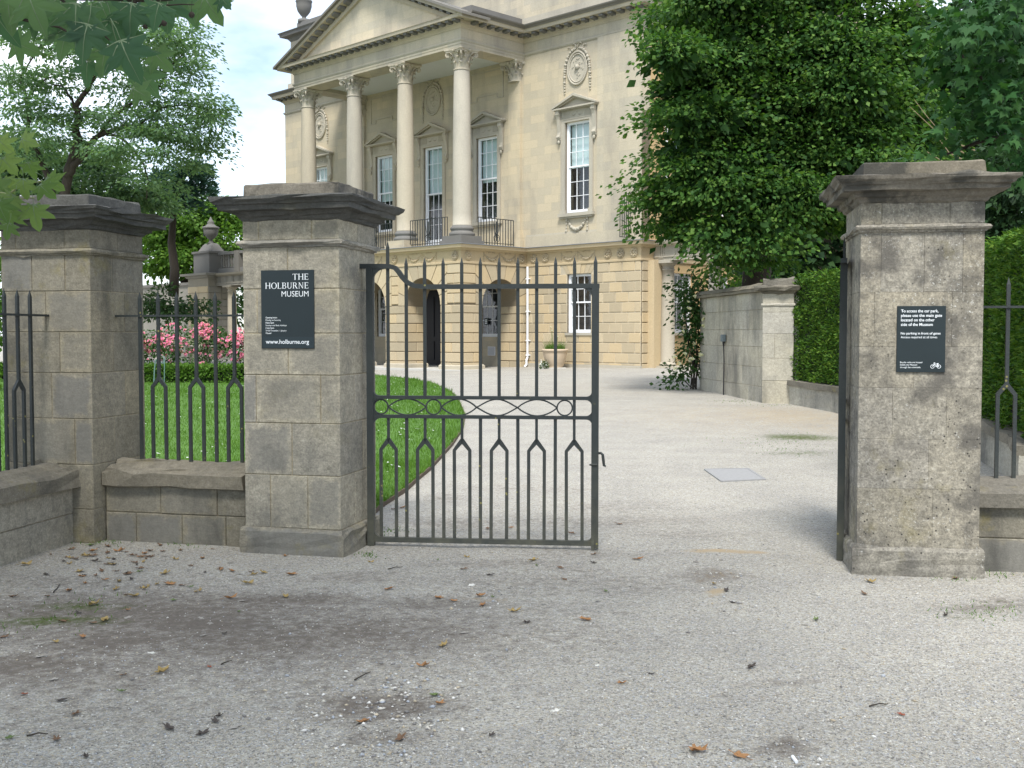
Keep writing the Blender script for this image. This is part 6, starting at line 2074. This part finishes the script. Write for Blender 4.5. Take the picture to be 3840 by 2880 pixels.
# lower left cluster, nearer the corner pier
for px, py, sz, ang, tilt in ((72, 440, .15, 178, 80), (20, 448, .14, 195, 75), (85, 398, .11, 140, 60), (30, 420, .12, 215, 65), (-5, 430, .13, 170, 70), (5, 385, .12, 160, 60), (50, 385, .12, 185, 70), (-20, 400, .14, 120, 70), (98, 385, .13, 130, 50), (5, 340, .13, 150, 55), (60, 350, .11, 170, 60), (-5, 300, .12, 140, 60), (20, 480, .10, 200, 80), (45, 300, .10, 110, 60)):
    hang(px, py, 6.2 + RNG.uniform(-.3, .3), sz, ang, tilt, i, PLW)
    i += 1
SB = fixn(MB().lathe([(0, -.012), (.008, -.009), (.012, 0), (.008, .009), (0, .012)], 8).mesh('seed_ball', True))
for px, py in ((342, 52), (354, 50), (314, 56), (330, 12), (414, 32), (290, 4)):
    q = at(px * K, py * K, Yn) - o0
    s = obj('seed_ball', SB, M['bark'], pb_, q)
    obj('stalk', MB().tube([(0, 0, .01), (.002, 0, .05)], .0012, 4), M['bark'], s)

# ------------------------------------------------------------ signs
def on_plane(px, py, o, d):
    a, bz = ray(px, py)
    s = (a * o.y - o.x) / (d.x - a * d.y)
    return s, EYE + bz * (o.y + s * d.y)

def textmesh(body, off=0.0, space=1.0):
    c = bpy.data.curves.new('lettering', 'FONT')
    c.body = body
    c.size = 1.0
    c.offset = off
    c.space_character = space
    c.resolution_u = 3
    o = bpy.data.objects.new('lettering', c)
    COL.objects.link(o)
    bpy.context.view_layer.update()
    m = bpy.data.meshes.new_from_object(o.evaluated_get(bpy.context.evaluated_depsgraph_get()))
    bpy.data.objects.remove(o)
    return m
CAPH = max(v.co.y for v in textmesh('H').vertices)

def put_text(sign, body, x0, x1, ybase, cap, off=0.0, right=False, W=1, H=1):
    """text on a sign; x0,x1 and ybase in fractions of the sign (y from the top), cap height likewise"""
    m = textmesh(body, off)
    xs_ = [v.co.x for v in m.vertices]
    a, w = min(xs_), max(xs_) - min(xs_)
    sx, sy = (x1 - x0) * W / w, cap * H / CAPH
    for v in m.vertices:
        v.co = Vector((x0 * W + (v.co.x - a) * sx, -.0135, H * (1 - ybase) + v.co.y * sy))
    m.materials.clear()
    return obj('lettering', m, M['signink'], sign)

def serif(ch):
    """roman capitals with serifs, unit height -> polygons, width"""
    T, t, S, sh = .125, .055, .07, .045
    P = []
    R = lambda x0, x1, y0, y1: P.append([(x0, y0), (x1, y0), (x1, y1), (x0, y1)])
    def stem(x, y0=0, y1=1, w=T, top=True, bot=True):
        R(x, x + w, y0, y1)
        if bot:
            R(x - S, x + w + S, y0, y0 + sh)
        if top:
            R(x - S, x + w + S, y1 - sh, y1)
    def bowl(cx, cy, rx, ry, a0, a1, thick, thin, n=12):
        pr = None
        for i in range(n + 1):
            a = radians(a0 + (a1 - a0) * i / n)
            th = thin + (thick - thin) * abs(cos(a)) ** 1.5
            o = (cx + rx * cos(a), cy + ry * sin(a))
            q = (cx + (rx - th) * cos(a), cy + (ry - min(th, thin * 1.3)) * sin(a))
            if pr:
                P.append([pr[0], o, q, pr[1]])
            pr = (o, q)
    if ch == 'T':
        stem(.33, top=False); R(0, .78, 1 - t, 1); R(0, .045, .80, 1); R(.735, .78, .80, 1); w = .78
    elif ch == 'H':
        stem(.07); stem(.66); R(.19, .67, .48, .48 + t); w = .86
    elif ch == 'E':
        stem(.07); R(.19, .60, 1 - t, 1); R(.19, .52, .49, .49 + t); R(.19, .62, 0, t); R(.56, .60, .82, 1); R(.58, .62, 0, .2); R(.48, .52, .42, .62); w = .66
    elif ch == 'O':
        bowl(.45, .5, .45, .52, 0, 360, .14, .05, 28); w = .90
    elif ch == 'L':
        stem(.07); R(.19, .60, 0, t); R(.56, .60, 0, .22); w = .64
    elif ch == 'B':
        stem(.07); R(.19, .42, 1 - t, 1); R(.19, .42, .5, .5 + t); R(.19, .42, 0, t); bowl(.40, .765, .20, .235, -90, 90, .12, .05); bowl(.42, .275, .24, .275, -90, 90, .13, .05); w = .70
    elif ch == 'U':
        stem(.07, .3, 1, bot=False); stem(.63, .3, 1, w=.06, bot=False); bowl(.38, .32, .31, .34, 180, 360, .115, .05, 16); w = .80
    elif ch == 'R':
        stem(.07); R(.19, .40, 1 - t, 1); R(.19, .40, .47, .47 + t); bowl(.38, .735, .23, .265, -90, 90, .125, .05); P.append([(.34, .48), (.48, .48), (.76, 0), (.60, 0)]); R(.58, .82, 0, sh); w = .80
    elif ch == 'N':
        stem(.10, w=.06); stem(.68, w=.06, bot=False); P.append([(.06, 1), (.20, 1), (.745, 0), (.66, 0)]); w = .86
    return P, w

def serif_word(word, x0, x1, ybase, cap, W, H, sign):
    b, x = MB(), 0
    for ch in word:
        P, w = serif(ch)
        for p in P:
            b.add([(x + q[0], 0, q[1]) for q in p], [tuple(range(len(p)))])
        x += w + .10
    x -= .10
    sx, sy = (x1 - x0) * W / x, cap * H
    b.v = [(x0 * W + v[0] * sx, -.0135, H * (1 - ybase) + v[2] * sy) for v in b.v]
    return obj('lettering', b.mesh('lettering'), M['signink'], sign)

def sign(label, pier_o, rot, quad):
    d = Vector((cos(rot), sin(rot), 0))
    o = pier_o
    (s0, z1), (s1, z1b), (s1b, z0), (s0b, z0b) = [on_plane(px, py, o, d) for px, py in quad]
    x0, x1, zt_, zb = (s0 + s0b) / 2, (s1 + s1b) / 2, (z1 + z1b) / 2, (z0 + z0b) / 2
    t = thing('wall_sign', label, 'sign', (o.x + d.x * x0, o.y + d.y * x0, zb), rot)
    W, H = x1 - x0, zt_ - zb
    obj('panel', chbox(W, .018, H, .0015), M['signgreen'], t, (W / 2, -.012, 0))
    return t, W, H
t, W, H = sign('dark sign with museum name and opening hours on the left pier', LP, LROT, [(979, 1016), (1178, 1010), (1181, 1304), (985, 1310)])
obj('band', MB().box(.012, W - .002, -.0128, -.0122, .004, H * .15), M['signband'], t)
serif_word('THE', .605, .905, .125, .076, W, H, t)
serif_word('HOLBURNE', .085, .905, .236, .077, W, H, t)
put_text(t, 'MUSEUM', .395, .903, .338, .070, -.006, W=W, H=H)
for k, (s, x1, of) in enumerate((('Opening hours', .305, .012), ('Monday to Saturday', .375, 0), ('10am-5pm', .245, .012), ('Sundays and Bank Holidays', .485, 0), ('11am-5pm', .245, .012), ('24-26 December, 1 January', .48, 0), ('Closed', .19, .012))):
    put_text(t, s, .085, x1, .613 + .0333 * k, .019, of, W=W, H=H)
put_text(t, 'www.holburne.org', .085, .905, .938, .052, .008, W=W, H=H)
t, W, H = sign('dark notice about car park access on the right pier', RP, RROT, [(3362.6, 1148), (3545.5, 1147), (3543, 1396), (3361, 1396)])
for s, x1, yb in (('To access the car park,', .845, .0955), ('please use the main gate', .92, .1635), ('located on the other', .77, .231), ('side of the Museum', .735, .2995)):
    put_text(t, s, .08, x1, yb, .043, .009, W=W, H=H)
put_text(t, 'No parking in front of gates', .08, .895, .4285, .034, .008, W=W, H=H)
put_text(t, 'Access required at all times', .08, .83, .4855, .033, .0, W=W, H=H)
for s, x1, yb in (('Bicycle racks are located', .53, .861), ('beside the Museum', .43, .898), ('through the colonnade', .495, .936)):
    put_text(t, s, .075, x1, yb, .0235, 0, W=W, H=H)
bi = MB()
def seg(p, q, w):
    p, q = Vector(p), Vector(q)
    n = Vector((-(q - p).y, (q - p).x)).normalized() * w / 2
    bi.add([(a.x, 0, a.y) for a in (p - n, q - n, q + n, p + n)], [(0, 1, 2, 3)])
for cx in (.19, .81):
    pr = None
    for k in range(25):
        a = 2 * pi * k / 24
        o_, i_ = (cx + .19 * cos(a), .19 + .19 * sin(a)), (cx + .15 * cos(a), .19 + .15 * sin(a))
        if pr:
            bi.add([(pr[0][0], 0, pr[0][1]), (o_[0], 0, o_[1]), (i_[0], 0, i_[1]), (pr[1][0], 0, pr[1][1])], [(0, 1, 2, 3)])
        pr = (o_, i_)
for p, q in (((.19, .19), (.37, .44)), ((.37, .44), (.70, .44)), ((.37, .44), (.52, .19)), ((.52, .19), (.72, .46)), ((.52, .19), (.81, .19)), ((.81, .19), (.69, .44)), ((.35, .40), (.33, .56)), ((.33, .56), (.45, .57)), ((.62, .50), (.78, .50))):
    seg(p, q, .05)
bw = .215 * W
bi.v = [(.70 * W + v[0] * bw, -.0135, .060 * H + v[2] * bw) for v in bi.v]
obj('bicycle_symbol', bi.mesh('bicycle_symbol'), M['signink'], t)

# ------------------------------------------------------------ fallen leaves
LM = {'b': ('brown', (0.150, 0.088, 0.048)), 'o': ('orange-brown', (0.30, 0.155, 0.062)), 'y': ('ochre', (0.31, 0.225, 0.085)), 'g': ('green', (0.12, 0.165, 0.055)), 'd': ('dark', (0.062, 0.050, 0.042)), 'p': ('pale grey', (0.30, 0.28, 0.245)), 'w': ('whitish', (0.62, 0.60, 0.54)), 'r': ('reddish', (0.28, 0.085, 0.045))}
for k, (n, c) in LM.items():
    M['fl_' + k] = plain('fallen_leaf_' + n.replace('-', '_').replace(' ', '_'), c, 0.75, 0.35, 60)
def deadleaf(seed, flat):
    """curled dry leaf lying on the ground, about 1 long"""
    r = random.Random(seed)
    b = MB()
    n = 15
    ring = []
    for k in range(n):
        a = 2 * pi * k / n
        rad = (.5 + .16 * cos(5 * a + seed)) * r.uniform(.82, 1.12)
        ring.append((rad * cos(a), rad * .62 * sin(a)))
    cu, tw_ = (0.05 if flat else r.uniform(.5, 1.1)), r.uniform(-.6, .6)
    f = lambda x, y: (x, y * (1 - cu * .3), .02 + cu * (y * y * 1.4 + .5 * x * x) + (.0 if flat else tw_ * x * y) + r.uniform(0, .05 if flat else .10))
    mid = [(x * .5, y * .5) for x, y in ring]
    b.v = [f(0, 0)] + [f(*p) for p in mid] + [f(*p) for p in ring]
    for i in range(n):
        j = (i + 1) % n
        b.f += [(0, i + 1, j + 1), (i + 1, n + i + 1, n + j + 1, j + 1)]
    b.tube([(-.5, 0, .05), (-.75, r.uniform(-.15, .15), .03)], .014, 4)
    return b
DL = {}
FL = []
for s, ox, oy, txt in ((1.58, 0, 1900, '425,255,b 540,235,g 505,295,y 640,240,b 710,265,o 890,260,b 945,230,b 550,270,p 150,345,y 300,285,b 270,400,d 480,410,o 570,405,b 665,340,y 850,325,y 690,382,b 760,400,b 830,385,g 640,305,y 1200,305,o 1690,293,o 1730,400,o 1505,400,y 1560,390,y 1465,450,y 410,495,o 280,525,b 80,532,b 505,455,o 705,445,y 850,485,y 880,470,y 930,460,y 1000,460,o 1020,455,y 1130,470,g 1160,500,y 1185,490,y 690,490,y 790,530,y 555,575,y 1030,553,g 1365,540,o 1435,555,p 1690,530,y 1415,625,g 755,610,o 620,670,y 545,685,b 460,620,d 370,675,b 490,770,o 330,800,y 225,812,p 25,770,b 65,745,p 235,880,p 470,955,p 700,955,p 730,985,b 895,858,w 1240,945,r 960,970,y 1190,660,p 1245,690,p 1205,760,p 1330,752,d 760,650,p 320,1010,p 580,1020,p 140,1110,r 370,1140,d 720,1085,g 660,1175,p 450,1225,b 1000,1320,d 1295,1245,d 1275,1280,d 1390,1310,p 335,1378,b 510,1485,d 60,1370,g 1200,1355,d'),
                       (1.58, 1300, 1900, '250,492,o 140,325,y 540,315,g 710,305,y 1105,325,y 1125,355,g 1265,365,b 695,375,b 850,405,d 740,460,w 630,550,o 790,525,o 805,578,o 865,530,g 545,535,o 1290,425,b 1535,490,g 1165,570,p 995,615,y 1065,680,d 1410,668,o 700,735,p 575,820,y 1485,940,w 1800,995,d 1630,1050,o 525,1120,g 550,1165,o 280,1075,w 455,945,o 335,1268,p 125,1305,p 95,1280,o 320,1375,b 2065,1440,o 860,1355,d 1240,1210,w 735,110,g 835,125,b 970,120,o 1335,155,b 1610,100,b 1725,315,o 1460,335,d 1465,285,b 280,20,b 330,10,o'),
                       (1.693, 2600, 1900, '1325,430,b 1400,425,g 1125,478,y 1660,455,b 1085,555,b 780,720,g 715,750,p 290,1578,o 40,1545,o 1320,1320,r 1600,690,d 210,530,d 130,485,y 250,610,d 370,1030,d')):
    for e in txt.split():
        x, y, c = e.split(',')
        FL.append((ox + int(x) / s, oy + int(y) / s, c))
for _ in range(75):
    q = (RNG.gauss(480, 230), 2040 + abs(RNG.gauss(0, 75)))
    if 30 < q[0] < 1000 and q[1] > 2060 + max(0, (330 - q[0]) * .3):
        FL.append((q[0], q[1], RNG.choice('bbbyodpp')))
zone = lambda px, py: 'close to the left wall foot' if px < 1000 and py < 2115 else 'in the left corner by the walls' if px < 900 and py < 2330 else ('inside the gate' if py < 2035 else ('in front of the closed gate' if 900 <= px < 2300 and py < 2300 else ('near the notice pier' if px > 2900 and py < 2400 else ('on the dark soil at left' if px < 1300 else 'on the open gravel in front'))))
LEAVES = {}
for i, (px, py, c) in enumerate(FL):
    p = og(px, py)
    flat = c in 'pw'
    key = (c, i % 4)
    if key not in DL:
        m_ = fixn(deadleaf(i * 7 + 3, flat).mesh('fallen_leaf', False))
        m_.materials.append(M['fl_' + c])
        DL[key] = m_
    o = obj('fallen_leaf', DL[key], None, None, (p.x, p.y, gzn(p.x, p.y) + .002))
    s = (.070 if c in 'oy' else .058) * RNG.uniform(.6, 1.25) * (.6 if c == 'r' else 1) * (1.5 if (px, py) == (2600 + 1325 / 1.693, 1900 + 430 / 1.693) or 'x' == c else 1)
    o.scale = (s, s, s * (1.0 if not flat else .6))
    o.rotation_euler = (RNG.uniform(-.15, .15), RNG.uniform(-.15, .15), RNG.uniform(0, 6.28))
    LEAVES.setdefault((LM[c][0], 'flattened' if flat else 'curled', zone(px, py)), []).append((px, o))
ORD = 'second third fourth fifth sixth seventh eighth ninth tenth eleventh twelfth thirteenth fourteenth fifteenth sixteenth seventeenth eighteenth nineteenth twentieth'.split() + ['twenty-' + k for k in 'first second third fourth fifth sixth seventh eighth ninth'.split()] + ['thirtieth'] + ['thirty-' + k for k in 'first second third fourth fifth'.split()]
for (cn, sh_, zn), L_ in LEAVES.items():
    L_.sort(key=lambda k: k[0])
    for i, (px, o) in enumerate(L_):
        noun = 'fallen green leaf' if cn == 'green' else '%s %s dead leaf' % (cn, sh_)
        if len(L_) == 1:
            lab = 'single %s %s' % (noun, zn)
        elif i == 0:
            lab = 'leftmost %s %s' % (noun, zn)
        elif i == len(L_) - 1:
            lab = 'rightmost %s %s' % (noun, zn)
        else:
            lab = '%s %s from left %s' % (ORD[i - 1], noun, zn)
        tag(o, lab, 'leaf', 'fallen leaves on the gravel')
ST = [((100, 1800 + 960), (180, 1800 + 955)), ((1330, 2550), (1390, 2520)), ((200, 2220), (225, 2190)), ((1455, 2135), (1510, 2128)), ((830, 2490), (870, 2478)), ((3260, 2650), (3330, 2642))]
TL = ['thin dark twig at the left edge of the drive', 'thin twig beside the stony hollow', 'short twig among the leaves in the left corner', 'thin twig in front of the closed gate', 'small twig on the dark soil', 'thin twig on the pale gravel before the notice pier']
for (a, c), lab in zip(ST, TL):
    p, q = og(*a), og(*c)
    p.z, q.z = gzn(p.x, p.y) + .006, gzn(q.x, q.y) + .008
    b = MB()
    limb(b, [Vector((0, 0, 0)), (q - p) * .5 + Vector((.004, .006, .004)), q - p], .004, .002, 5)
    tag(obj('twig', b, M['bark'], None, tuple(p)), lab, 'twig', 'twigs on the gravel')
p = og(2987, 2858)
tag(obj('paper_tube', MB().tube([(0, 0, 0), (-.003, .05, .002)], .007, 10), M['petal_white'] if False else M['white'], None, (p.x, p.y, gzn(p.x, p.y) + .008)), 'small white paper tube lying at the bottom right', 'litter')
